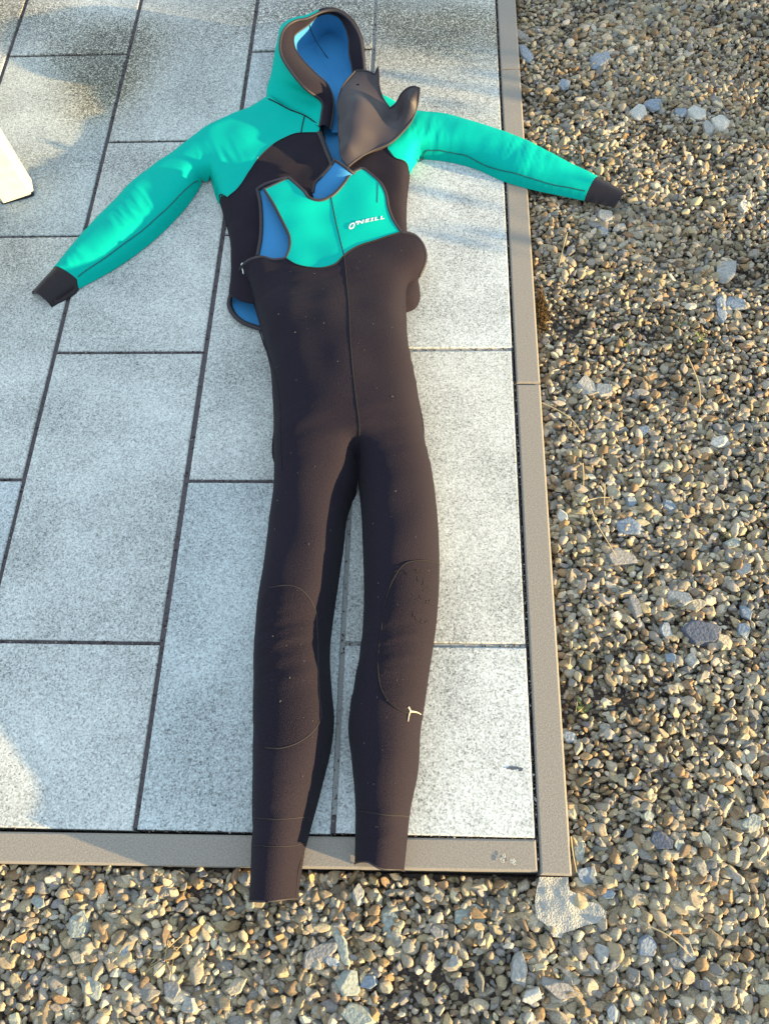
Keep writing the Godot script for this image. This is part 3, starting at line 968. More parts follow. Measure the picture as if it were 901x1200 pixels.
# A stone: a ball worn down by random flat faces, then squashed.
func stone_shape(cuts: int, depth: float, size: Vector3, rough := 0.03, level := 2) -> ArrayMesh:
	var g := (1.0 + sqrt(5.0)) / 2.0
	var v: Array[Vector3] = []
	for p in [Vector3(-1, g, 0), Vector3(1, g, 0), Vector3(-1, -g, 0), Vector3(1, -g, 0), Vector3(0, -1, g), Vector3(0, 1, g), Vector3(0, -1, -g), Vector3(0, 1, -g), Vector3(g, 0, -1), Vector3(g, 0, 1), Vector3(-g, 0, -1), Vector3(-g, 0, 1)]:
		v.append(p.normalized())
	var f := [0, 11, 5, 0, 5, 1, 0, 1, 7, 0, 7, 10, 0, 10, 11, 1, 5, 9, 5, 11, 4, 11, 10, 2, 10, 7, 6, 7, 1, 8, 3, 9, 4, 3, 4, 2, 3, 2, 6, 3, 6, 8, 3, 8, 9, 4, 9, 5, 2, 4, 11, 6, 2, 10, 8, 6, 7, 9, 8, 1]
	for l in level:
		var mids := {}
		var nf := []
		for k in range(0, f.size(), 3):
			var m := []
			for s in 3:
				var a: int = f[k + s]
				var b: int = f[k + (s + 1) % 3]
				var key := Vector2i(mini(a, b), maxi(a, b))
				if not mids.has(key):
					mids[key] = v.size()
					v.append(((v[a] + v[b]) * 0.5).normalized())
				m.append(mids[key])
			nf.append_array([f[k], m[0], m[2], f[k + 1], m[1], m[0], f[k + 2], m[2], m[1], m[0], m[1], m[2]])
		f = nf
	var swing := rng.randf() * TAU
	for c in absi(cuts):
		var n := Vector3(rng.randfn(), rng.randfn(), rng.randfn()).normalized()
		var d := rng.randf_range(1.0 - depth, 1.0 - depth * 0.35)
		if cuts < 0:      # a split flake: upright broken sides round it and one flat, slightly sloping face
			var w := swing + TAU * c / 5.0 + rng.randf_range(-0.35, 0.35)
			n = Vector3(cos(w), rng.randf_range(-0.1, 0.35), sin(w)).normalized()
			d = rng.randf_range(0.62, 0.86)
			if c >= 5:
				n = Vector3(rng.randfn() * 0.16, 1.0, rng.randfn() * 0.16).normalized() if c == 5 else Vector3(rng.randfn() * 0.7, 1.0, rng.randfn() * 0.7).normalized()
				d = 0.5 if c == 5 else 0.62
		for i in v.size():
			var over := v[i].dot(n) - d
			if over > 0:
				v[i] -= n * over
	var t := Tri.new()
	for p in v:
		t.add((p + Vector3(rng.randfn(), rng.randfn(), rng.randfn()) * rough) * size)
	for k in range(0, f.size(), 3):
		t.tri(f[k], f[k + 2], f[k + 1])
	t.smooth_from(0)
	return t.mesh()


func in_view(p: Vector2) -> bool:
	return Geometry2D.is_point_in_polygon(p, PackedVector2Array([Vector2(-1.307, -2.057), Vector2(0.675, -1.982), Vector2(0.302, 0.228), Vector2(-0.767, 0.261)]))


func gravel_top(p: Vector2) -> float:
	var edge := minf(maxf(p.x - 0.048, 0.0) if p.y < 0.05 else 1.0, maxf(p.y - 0.05, 0.0) if p.x < 0.05 else 1.0)
	return -0.014 - 0.006 * exp(-edge / 0.02) + 0.006 * relief.get_noise_2d(p.x * 3.0, p.y * 3.0)


func build_gravel() -> void:
	var bed := setting("gravel_bed")
	# the earth under the stones
	var t := Tri.new()
	var sheet := func(x0: float, x1: float, z0: float, z1: float) -> void:
		var nx := int((x1 - x0) / 0.03)
		var nz := int((z1 - z0) / 0.03)
		var first := t.v.size()
		for j in nz + 1:
			for i in nx + 1:
				var p := Vector2(lerpf(x0, x1, float(i) / nx), lerpf(z0, z1, float(j) / nz))
				t.add(Vector3(p.x, gravel_top(p) - 0.017, p.y))
		for j in nz:
			for i in nx:
				var a := first + j * (nx + 1) + i
				t.quad(a, a + 1, a + nx + 2, a + nx + 1)
	sheet.call(0.0475, 1.6, -3.0, 0.6)
	sheet.call(-1.9, 0.0475, 0.049, 0.6)
	t.smooth_from(0)
	put("earth", t.mesh(), M.soil, bed)
	var shapes: Array[ArrayMesh] = []
	for k in 10:
		shapes.append(stone_shape(9, 0.52, Vector3(1.0, rng.randf_range(0.68, 0.9), rng.randf_range(0.68, 0.95)), 0.025, 2))
	# spots: two layers on a jittered grid
	var all: Array = []
	for layer in 3:
		var step: float = [0.0108, 0.0122, 0.0135][layer]
		var z := -2.45
		var odd := 0
		while z < 0.44:
			var x := -1.05 + (odd % 2) * step * 0.5
			while x < 1.30:
				var p := Vector2(x, z) + Vector2(rng.randf_range(-0.45, 0.45), rng.randf_range(-0.45, 0.45)) * step
				x += step
				var r := 0.0046 + 0.0072 * pow(rng.randf(), 3.0)
				var patch := relief.get_noise_2d(p.x * 4.5 + 9.0, p.y * 4.5)
				var clump := relief.get_noise_2d(p.x * 2.0 - 40.0, p.y * 2.0 + 15.0)
				r *= 0.92 + 0.30 * clampf(clump + 0.25, -0.4, 0.6) + (0.12 if p.y > 0.0 else 0.0)
				var off := maxf(p.x - 0.0475, p.y - 0.0495)
				if off < r * 0.6:
					continue
				if p.x > 1.2 or p.x < -1.0:
					continue
				if layer == 0 and patch > 0.30 and rng.randf() < 0.7:
					continue
				if layer == 0 and rng.randf() < 0.09:
					continue
				var y: float = gravel_top(p) - [-0.001, 0.008, 0.015][layer] - 0.003 + rng.randf_range(-0.003, 0.0035) - 0.3 * r
				if layer == 1 and patch > 0.40:
					r *= 0.62
				var b := Basis(Vector3(rng.randfn(), rng.randfn() * 2.0, rng.randfn()).normalized(), rng.randf() * TAU)
				b = b.scaled_local(Vector3(1.0, 1.0, 1.0) * r * 1.24 * Vector3(rng.randf_range(0.95, 1.35), rng.randf_range(0.8, 1.05), rng.randf_range(0.82, 1.05)))
				var tone := PEBBLE_TONES[tone_of(p, clump)] as Color
				all.append([Transform3D(b, Vector3(p.x, y, p.y)), tone, r / (1.0 + 0.55 * absf(p.y + 0.0)) if layer == 0 and in_view(p) else 0.0, tone_i])
			z += step * 0.87
			odd += 1
	# the 300 that show largest are single pebbles; the rest is one mass
	var order := range(all.size())
	order.sort_custom(func(a: int, b: int) -> bool: return all[a][2] > all[b][2])
	for k in 300:
		var e: Array = all[order[k]]
		var o := put("pebble", shapes[k % 10], M.pebble[e[3]], bed)
		o.transform = e[0]
	var rest := order.slice(300)
	rest.sort()
	for s in 4:
		var mine := []
		for i in rest.size():
			if i % 4 == s:
				mine.append(rest[i])
		var mm := MultiMesh.new()
		mm.transform_format = MultiMesh.TRANSFORM_3D
		mm.use_colors = true
		mm.mesh = shapes[s * 2]
		mm.instance_count = mine.size()
		for i in mine.size():
			var e: Array = all[mine[i]]
			mm.set_instance_transform(i, e[0])
			var c: Color = e[1]
			var v := rng.randf_range(0.78, 1.2)
			mm.set_instance_color(i, Color(c.r * v, c.g * v * rng.randf_range(0.97, 1.03), c.b * v * rng.randf_range(0.92, 1.08)))
		var o := MultiMeshInstance3D.new()
		o.name = numbered("loose_gravel", bed)
		o.multimesh = mm
		o.material_override = M.gravel
		o.set_meta("kind", "stuff")
		bed.add_child(o, true)


var tone_i := 0

func tone_of(p: Vector2, clump: float) -> int:
	var k := rng.randi_range(0, 10)
	if rng.randf() < 0.16:
		k = [4, 6, 9][rng.randi_range(0, 2)]
	if rng.randf() < 0.07 + 0.35 * clampf(-clump, 0.0, 0.5):
		k = [11, 5, 8][rng.randi_range(0, 2)]
	tone_i = k
	return k


func loose_stone(label: String, x: float, z: float, l: float, w: float, turn: float, tone: int, h: float) -> void:
	var m := stone_shape(-7, 0.5, Vector3(l * 0.60, h * 0.75, w * 0.60), 0.010, 3)
	var o := put("loose_stone", m, M.slate[tone])
	tag(o, label, "stone", "larger stones lying in the gravel")
	o.position = Vector3(x, gravel_top(Vector2(x, z)) + 0.0005 - (0.005 if label.begins_with("half") else 0.0), z)
	o.basis = Basis(Vector3.UP, turn) * Basis(Vector3(rng.randfn(), 0, rng.randfn()).normalized(), rng.randf_range(0.0, 0.14))


func build_loose_stones() -> void:
	loose_stone("pale blue-grey rounded slate in the gravel level with the hood", 0.244, -1.788, 0.07, 0.044, 0.928, 2, 0.014)
	loose_stone("small round blue-grey stone below left of the pale slate level with the hood", 0.15, -1.698, 0.028, 0.03, -0.028, 2, 0.012)
	loose_stone("blue-grey slate flake lying against the edging beside the hood", 0.067, -1.816, 0.061, 0.029, -1.115, 2, 0.01)
	loose_stone("narrow grey slate sliver, topmost along the edging stone", 0.06, -1.887, 0.057, 0.021, -1.12, 6, 0.008)
	loose_stone("white angular stone, first of the white stones right of the sleeve", 0.318, -1.602, 0.039, 0.044, -0.156, 1, 0.014)
	loose_stone("bright white oblong stone, second of the white row far right of the sleeve", 0.448, -1.593, 0.042, 0.043, -0.157, 1, 0.014)
	loose_stone("bright white blocky stone at the right end of the white row", 0.498, -1.558, 0.042, 0.045, -0.994, 1, 0.014)
	loose_stone("buff grey stone tucked between the two brightest white stones", 0.467, -1.542, 0.025, 0.048, -0.024, 0, 0.012)
	loose_stone("small pale blue stone left of the oblong white stone", 0.413, -1.597, 0.027, 0.029, -0.289, 2, 0.01)
	loose_stone("blue slate shard right behind the first white stone", 0.354, -1.624, 0.042, 0.034, 0.343, 2, 0.008)
	loose_stone("pale five-sided stone just below the black cuff of the right sleeve", 0.213, -1.272, 0.037, 0.031, -1.09, 0, 0.012)
	loose_stone("small blue-grey stone under the pale five-sided one below the cuff", 0.203, -1.231, 0.023, 0.024, -0.706, 2, 0.01)
	loose_stone("thin pale grey flake lower right of the black cuff", 0.238, -1.24, 0.03, 0.017, 0.326, 0, 0.008)
	loose_stone("lone white squarish stone near the right edge, far from the cuff", 0.512, -1.302, 0.021, 0.038, -0.266, 1, 0.012)
	loose_stone("large round pale grey stone at the right, above two blue slates", 0.447, -1.121, 0.06, 0.041, 0.905, 0, 0.014)
	loose_stone("long upright blue-grey slate beside a rounder blue slate", 0.422, -1.019, 0.078, 0.021, -1.649, 2, 0.01)
	loose_stone("rounded blue-grey slate right of the long upright one", 0.452, -1.032, 0.041, 0.043, -0.921, 2, 0.012)
	loose_stone("pale streaked cobble near the edging, left one of a pair", 0.137, -0.829, 0.046, 0.034, -1.353, 0, 0.016)
	loose_stone("pale grey pointed cobble, right one of the pair near the edging", 0.171, -0.821, 0.034, 0.032, -0.843, 0, 0.016)
	loose_stone("single light blue star-shaped stone on dark gravel", 0.237, -0.731, 0.02, 0.023, -0.425, 2, 0.01)
	loose_stone("cream triangular flake right of the light blue stone", 0.375, -0.709, 0.042, 0.024, 0.203, 1, 0.01)
	loose_stone("small blue-grey stone just above the flat blue diamond slate", 0.2, -0.58, 0.022, 0.02, -1.184, 2, 0.012)
	loose_stone("small dark blue wedge stone right of the flat blue diamond slate", 0.265, -0.573, 0.026, 0.019, -0.406, 2, 0.01)
	loose_stone("flat blue-grey diamond-shaped slate right of the dry stems", 0.189, -0.532, 0.045, 0.033, -0.294, 2, 0.01)
	loose_stone("grey triangular slate with a dry stem lying across it", 0.169, -0.471, 0.052, 0.036, -0.387, 6, 0.012)
	loose_stone("cream upright stone beside the edging near the dry stems", 0.075, -0.55, 0.018, 0.03, 0.2, 1, 0.012)
	loose_stone("greenish teal stone shard near the right edge", 0.366, -0.499, 0.026, 0.019, 0.197, 4, 0.01)
	loose_stone("pale grey pointed stone below the teal shard", 0.377, -0.449, 0.028, 0.021, 0.832, 0, 0.014)
	loose_stone("pale cream oblong stone above the large dark slate", 0.264, -0.396, 0.045, 0.028, -0.142, 0, 0.016)
	loose_stone("buff stone touching the cream oblong above the dark slate", 0.288, -0.383, 0.033, 0.021, 0.282, 5, 0.012)
	loose_stone("grey upright slate left of the cream oblong stone", 0.185, -0.377, 0.045, 0.021, -1.424, 6, 0.012)
	loose_stone("blue-grey upright slate left of the large dark slate", 0.232, -0.337, 0.035, 0.019, -1.523, 2, 0.012)
	loose_stone("large dark blue slate with a split face, biggest in the gravel", 0.291, -0.333, 0.061, 0.041, -0.08, 3, 0.02)
	loose_stone("buff stone at the right end of the large dark slate", 0.325, -0.32, 0.027, 0.025, -0.993, 5, 0.012)
	loose_stone("blue-grey pointed flake right of the large dark slate", 0.368, -0.37, 0.028, 0.018, -1.207, 2, 0.01)
	loose_stone("blue-grey shard below the pointed flake at the right", 0.36, -0.34, 0.022, 0.022, -0.38, 2, 0.01)
	loose_stone("small blue-grey stone under the large dark slate", 0.233, -0.289, 0.018, 0.018, -0.767, 2, 0.01)
	loose_stone("pale grey four-sided stone below the large dark slate", 0.268, -0.286, 0.022, 0.023, -0.368, 0, 0.012)
	loose_stone("small blue oval stone against the edging, low down", 0.059, -0.158, 0.022, 0.017, -0.339, 2, 0.008)
	loose_stone("large pale green-grey angular stone at the right edge", 0.324, -0.033, 0.034, 0.024, 0.489, 4, 0.014)
	loose_stone("dark blue-grey wedge slate in the lower gravel", 0.186, -0.003, 0.033, 0.026, -0.417, 3, 0.014)
	loose_stone("pale green-grey stone touching the dark wedge slate", 0.212, 0.001, 0.019, 0.022, 0.024, 4, 0.012)
	loose_stone("small pale bluish stone above the dark wedge slate", 0.17, -0.04, 0.017, 0.015, -0.149, 4, 0.01)
	loose_stone("pale green upright flake beside the end of the edging", 0.064, 0.011, 0.017, 0.034, -0.109, 4, 0.01)
	loose_stone("blue-grey block beside the corner of the edging", 0.069, 0.047, 0.026, 0.025, -0.491, 2, 0.014)
	loose_stone("bluish stone behind the rough grey lump at the corner", 0.1, 0.07, 0.022, 0.014, -0.138, 2, 0.01)
	loose_stone("blue-grey block stone below the corner lump, left of a pale one", 0.15, 0.139, 0.025, 0.028, -0.302, 2, 0.014)
	loose_stone("pale speckled stone right of the blue-grey block", 0.205, 0.145, 0.024, 0.024, -0.582, 0, 0.014)
	loose_stone("grey flat flake under the pale speckled stone", 0.19, 0.159, 0.022, 0.016, -0.482, 6, 0.01)
	loose_stone("light rough stone in the lower gravel below the corner lump", 0.085, 0.148, 0.026, 0.022, -0.854, 0, 0.014)
	loose_stone("curved grey sliver beside the light rough stone", 0.103, 0.159, 0.036, 0.011, 0.784, 6, 0.012)
	loose_stone("long grey slab stone in the bottom gravel beside a white cobble", 0.02, 0.194, 0.054, 0.024, -0.323, 6, 0.016)
	loose_stone("pale bent stone left of the long grey slab stone", -0.033, 0.174, 0.024, 0.043, -0.049, 0, 0.016)
	loose_stone("white oval cobble between the bent stone and the long slab", -0.018, 0.205, 0.028, 0.021, 0.482, 1, 0.018)
	loose_stone("blue-grey upright stone at the bottom, right of the long slab", 0.093, 0.222, 0.016, 0.021, -0.125, 2, 0.012)
	loose_stone("grey-green square flake near the left end of the front edging", -0.751, 0.103, 0.027, 0.017, -0.343, 4, 0.012)
	loose_stone("cracked grey-green flake in the front gravel at left", -0.682, 0.133, 0.029, 0.038, -0.198, 4, 0.012)
	loose_stone("grey-green diamond slate at the bottom left", -0.647, 0.213, 0.034, 0.028, -0.696, 4, 0.012)
	loose_stone("thin blue flake standing on edge between the cracked and diamond flakes", -0.607, 0.162, 0.024, 0.013, 1.016, 2, 0.008)
	loose_stone("buff stone just above the grey-green diamond slate", -0.676, 0.175, 0.026, 0.017, -0.265, 5, 0.012)
	loose_stone("buff oblong flake in the front gravel below the left leg", -0.438, 0.206, 0.036, 0.018, 0.651, 5, 0.012)
	loose_stone("round pale stone at the bottom, left of the buff oblong", -0.502, 0.23, 0.024, 0.022, 0.03, 0, 0.014)
	loose_stone("grey stone beside the dry straw tuft", -0.531, 0.212, 0.027, 0.027, -0.265, 6, 0.014)
	loose_stone("broad grey slab stone below the left ankle", -0.322, 0.162, 0.05, 0.025, 0.508, 6, 0.014)
	loose_stone("long thin leaf-shaped slate flake below the ankles", -0.288, 0.153, 0.054, 0.016, -1.172, 4, 0.006)
	loose_stone("blue-grey stone between the broad slab and the leaf-shaped flake", -0.301, 0.17, 0.022, 0.013, -0.28, 2, 0.012)
	loose_stone("rounded grey-green stone under the leaf-shaped flake", -0.277, 0.196, 0.034, 0.032, 0.029, 4, 0.016)
	loose_stone("pale blue five-sided stone right of the rounded grey-green one", -0.248, 0.195, 0.023, 0.017, 0.183, 2, 0.012)
	loose_stone("large grey-green stone cut by the bottom of the photo", -0.262, 0.237, 0.05, 0.027, -0.195, 4, 0.018)
	loose_stone("half-buried pale grey flat stone below the right ankle", -0.218, 0.119, 0.025, 0.049, 0.264, 4, 0.01)
	loose_stone("half-buried grey flat stone with a bright spot, below the edging", -0.104, 0.104, 0.054, 0.027, 0.027, 4, 0.008)
	loose_stone("pale upright stone in the gravel between the two ankles", -0.267, 0.081, 0.019, 0.03, -0.054, 0, 0.012)
	loose_stone("grey boxy stone between the two half-buried flat stones", -0.151, 0.127, 0.024, 0.016, -0.13, 6, 0.012)
	loose_stone("pale grey stone in the bottom gravel below the half-buried stones", -0.127, 0.165, 0.016, 0.018, -0.452, 0, 0.012)
	# the rough lump of bedding concrete at the corner
	var h := func(p: Vector2) -> float:
		return -0.0100 + 0.005 * relief.get_noise_2d(p.x * 16.0, p.y * 16.0) - 0.10 * maxf(0.0, p.y - 0.10)
	var o := put("concrete_lump", panel(pts2("corner_lump"), h, 0.03, 0.0, 0.005, -0.05), M.lump)
	tag(o, "rough pale grey concrete lump at the corner of the edging", "concrete lump")


# ================================================================ the jacket
func build_jacket() -> void:
	var j := thing("hooded_jacket", "teal and black hooded wetsuit jacket lying open with blue lining", "wetsuit jacket")
	var hj := h_jacket
	put("back_lining", panel(pts2("back_lining"), func(p: Vector2) -> float: return 0.026 + 0.004 * sin(p.y * 30.0) , 0.004), M.blue, j)
	put("hem_lining", panel(pts2("hem_lining"), func(p: Vector2) -> float: return 0.008, 0.004), M.blue, j)
	var he := PackedVector3Array()
	var heights := [0.006, 0.006, 0.007, 0.008, 0.012, 0.022, 0.03]
	var hp := pts2("hem_edge")
	for i in hp.size():
		he.append(Vector3(hp[i].x, heights[i], hp[i].y))
	put("hem_binding", tube(curve3(he, false, 0.006), 0.0055), M.tape, j)
	for s in ["left", "right"]:
		put("chest_panel", panel(pts2("chest_" + s), hj, 0.005), M.black, j)
		var sl := put("sleeve", panel(pts2("sleeve_" + s), hj, 0.005), M.teal, j)
		put("seam", lying("sleeve_seam_" + s, hj, 0.0012, 0.0004), M.teal_thread, sl)
		put("chest_seam", lying("chest_seam_" + s, hj, 0.0012, 0.0004), M.thread, j)
		put("cuff", panel(pts2("cuff_sleeve_" + s), hj, 0.004, -0.0015), M.cuff, j)
	put("collar_seam", lying("collar_seam", hj, 0.0016, 0.0003), M.thread, j)
	put("collar_seam", lying("collar_tab_seam", hj, 0.0014, 0.0003), M.thread, j)
	var z := put("zip_tape", lying("zip_left", hj, 0.0045, 0.001), M.tape, j)
	var teeth := Tri.new()
	for q in curve(pts2("zip_left"), false, 0.004):
		var y: float = hj.call(q) + 0.003
		tube_shape(teeth, PackedVector3Array([Vector3(q.x + 0.003, y, q.y), Vector3(q.x + 0.0075, y - 0.0008, q.y + 0.0005)]), 0.0011)
	put("zip_teeth", teeth.mesh(), M.tape, z)
	# hood: outer side, black face seal, blue inside
	var side := curve3(pts3("hood_side"), false, 0.012)
	var rings := {}
	for key in ["hood_side", "hood_rim", "hood_seal", "hood_bowl"]:
		rings[key] = resample(pts3(key), 64)
	var bowl: PackedVector3Array = rings.hood_bowl
	var ground := PackedVector3Array()
	var side_r: PackedVector3Array = rings.hood_side
	for i in 64:
		var q := side_r[i].lerp(bowl[i], 0.10)
		ground.append(Vector3(q.x, 0.004, q.z))
	var hood := put("hood", skin(fan([ground, side_r, rings.hood_rim], 0, 37)), M.teal, j)
	put("crown", skin(fan([ground, side_r, rings.hood_rim], 36, 64)), M.black, hood)
	put("face_seal", skin(band_rows(rings.hood_rim, rings.hood_seal)), M.black, j)
	put("seal_edge", tube(rings.hood_rim, 0.0032), M.tape, j)
	put("seal_inner_edge", tube(rings.hood_seal, 0.0022), M.tape, j)
	var deep: Array = []
	for i in 64:
		var a: Vector3 = rings.hood_seal[i]
		var q := a.lerp(bowl[i], 0.22)
		deep.append(Vector3(q.x, lerpf(a.y, bowl[i].y, 0.62), q.z))
	var inside := put("hood_lining", skin(fan([rings.hood_seal, PackedVector3Array(deep), bowl], 0, 64)), M.blue, j)
	var seam := PackedVector3Array()
	for s in 24:
		var k := float(s) / 23.0
		var q: Vector3 = (rings.hood_seal[34] as Vector3).lerp(bowl[20], k)
		q.y = lerpf(rings.hood_seal[34].y, 0.02, sqrt(k)) + 0.001
		seam.append(q)
	put("lining_seam", tube(seam, 0.0009), M.thread, inside)
	# the black neck flap, turned back over the right shoulder
	var fp := pts3("flap")
	var ctrl := PackedVector3Array(fp)
	ctrl.append_array(pts3("flap_inside"))
	var plate := Plate.new(ctrl)
	var flap := put("neck_flap", panel(flat(fp), plate.height, 0.0045, 0.0, 0.005), M.smooth_black, j)
	put("edge", tube(curve3(closed_path(fp), false, 0.005), 0.0019), M.tape, flap)


func closed_path(p: PackedVector3Array) -> PackedVector3Array:
	var o := PackedVector3Array(p)
	o.append(p[0])
	return o


func resample(p: PackedVector3Array, n: int) -> PackedVector3Array:
	# the same parameter on every ring, so that the rings stay in step
	var o := PackedVector3Array()
	var m := p.size()
	for i in n:
		var x := float(i) / (n - 1) * (m - 1)
		var k := mini(int(x), m - 2)
		o.append(p[k].cubic_interpolate(p[k + 1], p[maxi(k - 1, 0)], p[mini(k + 2, m - 1)], x - k))
	return o


func fan(rings: Array, from: int, to: int) -> Array:
	# rows between three or more rings, rounded across
	var rows: Array = []
	var m := rings.size()
	var steps := 7
	for r in m - 1:
		for s in (steps + (1 if r == m - 2 else 0)):
			var x := float(s) / steps
			var row := PackedVector3Array()
			for i in range(from, to):
				var a: Vector3 = rings[r][i]
				var b: Vector3 = rings[r + 1][i]
				var pre: Vector3 = rings[r - 1][i] if r > 0 else a + (a - b) * 0.4
				var post: Vector3 = rings[r + 2][i] if r + 2 < m else b + (b - a) * 0.4
				row.append(a.cubic_interpolate(b, pre, post, x))
			rows.append(row)
	return rows


func band_rows(a: PackedVector3Array, b: PackedVector3Array) -> Array:
	var rows: Array = []
	for s in 7:
		var x := s / 6.0
		var row := PackedVector3Array()
		for i in a.size():
			var q := a[i].lerp(b[i], x)
			q.y += 0.008 * sin(PI * x)
			row.append(q)
		rows.append(row)
	return rows


# ================================================================ the long john
func build_long_john() -> void:
	var j := thing("long_john", "sleeveless black wetsuit long john with teal bib lying on the patio", "wetsuit")
	var hl := h_john
	var torso := put("torso", panel(pts2("torso"), hl, 0.006), M.black, j)
	for s in ["left", "right"]:
		var leg := put("leg", panel(pts2("leg_" + s), hl, 0.006), M.black, j)
		put("seam", lying("ankle_line_" + s, hl, 0.0008, 0.0003), M.grey_thread, leg)
		put("ankle_cuff", panel(pts2("cuff_" + s), hl, 0.006, -0.0006), M.black, j)
		put("cuff_hem", lying("hem_" + s, hl, 0.0016, -0.0014), M.tape, j)
		var pad := put("knee_pad", panel(pts2("knee_" + s), hl, 0.002, 0.0014, 0.005), M.pad, j)
		put("stitching", lying("knee_line_" + s, hl, 0.0011, 0.0013), M.grey_thread if s == "left" else M.thread, pad)
	put("ankle_seam", lying("ankle_line_left_low", hl, 0.0006, 0.0003), M.grey_thread, j)
	put("ankle_seam", lying("leg_fold_line", hl, 0.0007, 0.0003), M.grey_thread, j)
	var bib := put("bib", panel(pts2("bib"), hl, 0.006), M.teal, j)
	put("bib_seam", lying("bib_seam", hl, 0.0017, 0.0003), M.thread, bib)
	put("strap_seam", lying("strap_seam", hl, 0.0009, 0.0002), M.teal_thread, bib)
	put("centre_seam", lying("centre_seam", hl, 0.0010, 0.0003), M.thread, torso)
	put("side_seam", lying("side_seam", hl, 0.0012, 0.0002), M.thread, torso)
	put("neck_binding", lying("neck_edge", hl, 0.0042, -0.0015), M.tape, j)
	put("armhole_binding", lying("arm_edge_right", hl, 0.0036, -0.0015), M.tape, j)
	put("armhole_binding", lying("arm_edge_left", hl, 0.0034, -0.0015), M.tape, j)
	put("armhole_binding", lying("arm_hem_left", hl, 0.0036, -0.0015), M.tape, j)
	# the back of the suit, seen through the neck and the left armhole
	var np := pts3("neck_lining")
	var lining := put("neck_lining", panel(flat(np), Plate.new(np).height, 0.005), M.blue, j)
	put("binding", tube(curve3(np.slice(0, 8), false, 0.005), 0.0036), M.tape, lining)
	var ap := pts3("armhole_lining")
	var al := put("armhole_lining", panel(flat(ap), Plate.new(ap).height, 0.005), M.blue, j)
	put("binding", tube(curve3(pts3("armhole_edge"), false, 0.005), 0.0042), M.tape, al)
	# white tag at the left armhole
	var q := pts2("tag")[0]
	var tagm := Tri.new()
	for o in [Vector2(-0.001, -0.010), Vector2(0.004, -0.009), Vector2(0.0025, 0.003), Vector2(-0.003, 0.004)]:
		var w: Vector2 = q + o
		tagm.add(Vector3(w.x, hl.call(w) + 0.0035, w.y), Vector3(-0.4, 1, 0).normalized())
	tagm.quad(0, 1, 2, 3)
	put("side_tag", tagm.mesh(), M.white, j).set_meta("label", "small white tag at the left armhole")
	build_logo(bib, hl)
	# scuffs on the right knee, and lint all over
	var sc := Tri.new()
	for p in pts2("scuff"):
		for k in 2:
			var path := PackedVector3Array()
			var w := p + Vector2(rng.randf_range(-0.006, 0.006), rng.randf_range(-0.004, 0.004))
			var dir := Vector2.from_angle(rng.randf() * TAU)
			for s in 5:
				path.append(Vector3(w.x, hl.call(w) + 0.0018, w.y))
				dir = dir.rotated(rng.randf_range(-0.7, 0.7))
				w += dir * 0.0022
			tube_shape(sc, path, 0.0010, 0.0004, 5)
	put("scuffs", sc.mesh(), M.thread, j).set_meta("kind", "stuff")
	var grain := SphereMesh.new()
	grain.radius = 1.0
	grain.height = 2.0
	grain.radial_segments = 6
	grain.rings = 3
	var spots: Array = []
	var areas := [pts2("torso"), pts2("leg_left"), pts2("leg_right")]
	while spots.size() < 130:
		var w := Vector2(rng.randf_range(-0.56, -0.14), rng.randf_range(-1.1, 0.02))
		if rng.randf() > 0.35 + 0.65 * clampf((w.y + 0.9) / 0.5, 0, 1):
			continue
		for a in areas:
			if Geometry2D.is_point_in_polygon(w, a) and h_john(w) > 0.02:
				spots.append(w)
				break
	var mm := MultiMesh.new()
	mm.transform_format = MultiMesh.TRANSFORM_3D
	mm.mesh = grain
	mm.instance_count = spots.size()
	for i in spots.size():
		var s: float = 0.00028 + 0.0005 * pow(rng.randf(), 4.0)
		mm.set_instance_transform(i, Transform3D(Basis(Vector3.UP, rng.randf() * TAU).scaled_local(Vector3(s * rng.randf_range(1.0, 3.0), s, s)), Vector3(spots[i].x, h_john(spots[i]) + 0.0018, spots[i].y)))
	var lint := MultiMeshInstance3D.new()
	lint.name = "lint"
	lint.multimesh = mm
	lint.material_override = M.lint
	lint.set_meta("kind", "stuff")
	j.add_child(lint, true)
	# a bit of pale root caught on the right shin
	var th := Tri.new()
	var tp := pts2("thread")
	for pair in [[0, 1, 3, 2], [1, 4]]:
		var path := PackedVector2Array()
		for i in pair:
			path.append(tp[i])
		var p3 := PackedVector3Array()
		for w in curve(path, false, 0.003):
			p3.append(Vector3(w.x, hl.call(w) + 0.003, w.y))
		tube_shape(th, p3, 0.0016, 0.0007, 6)
	tag(put("root_scrap", th.mesh(), M.root), "forked pale root scrap caught below the right knee pad", "root scrap")


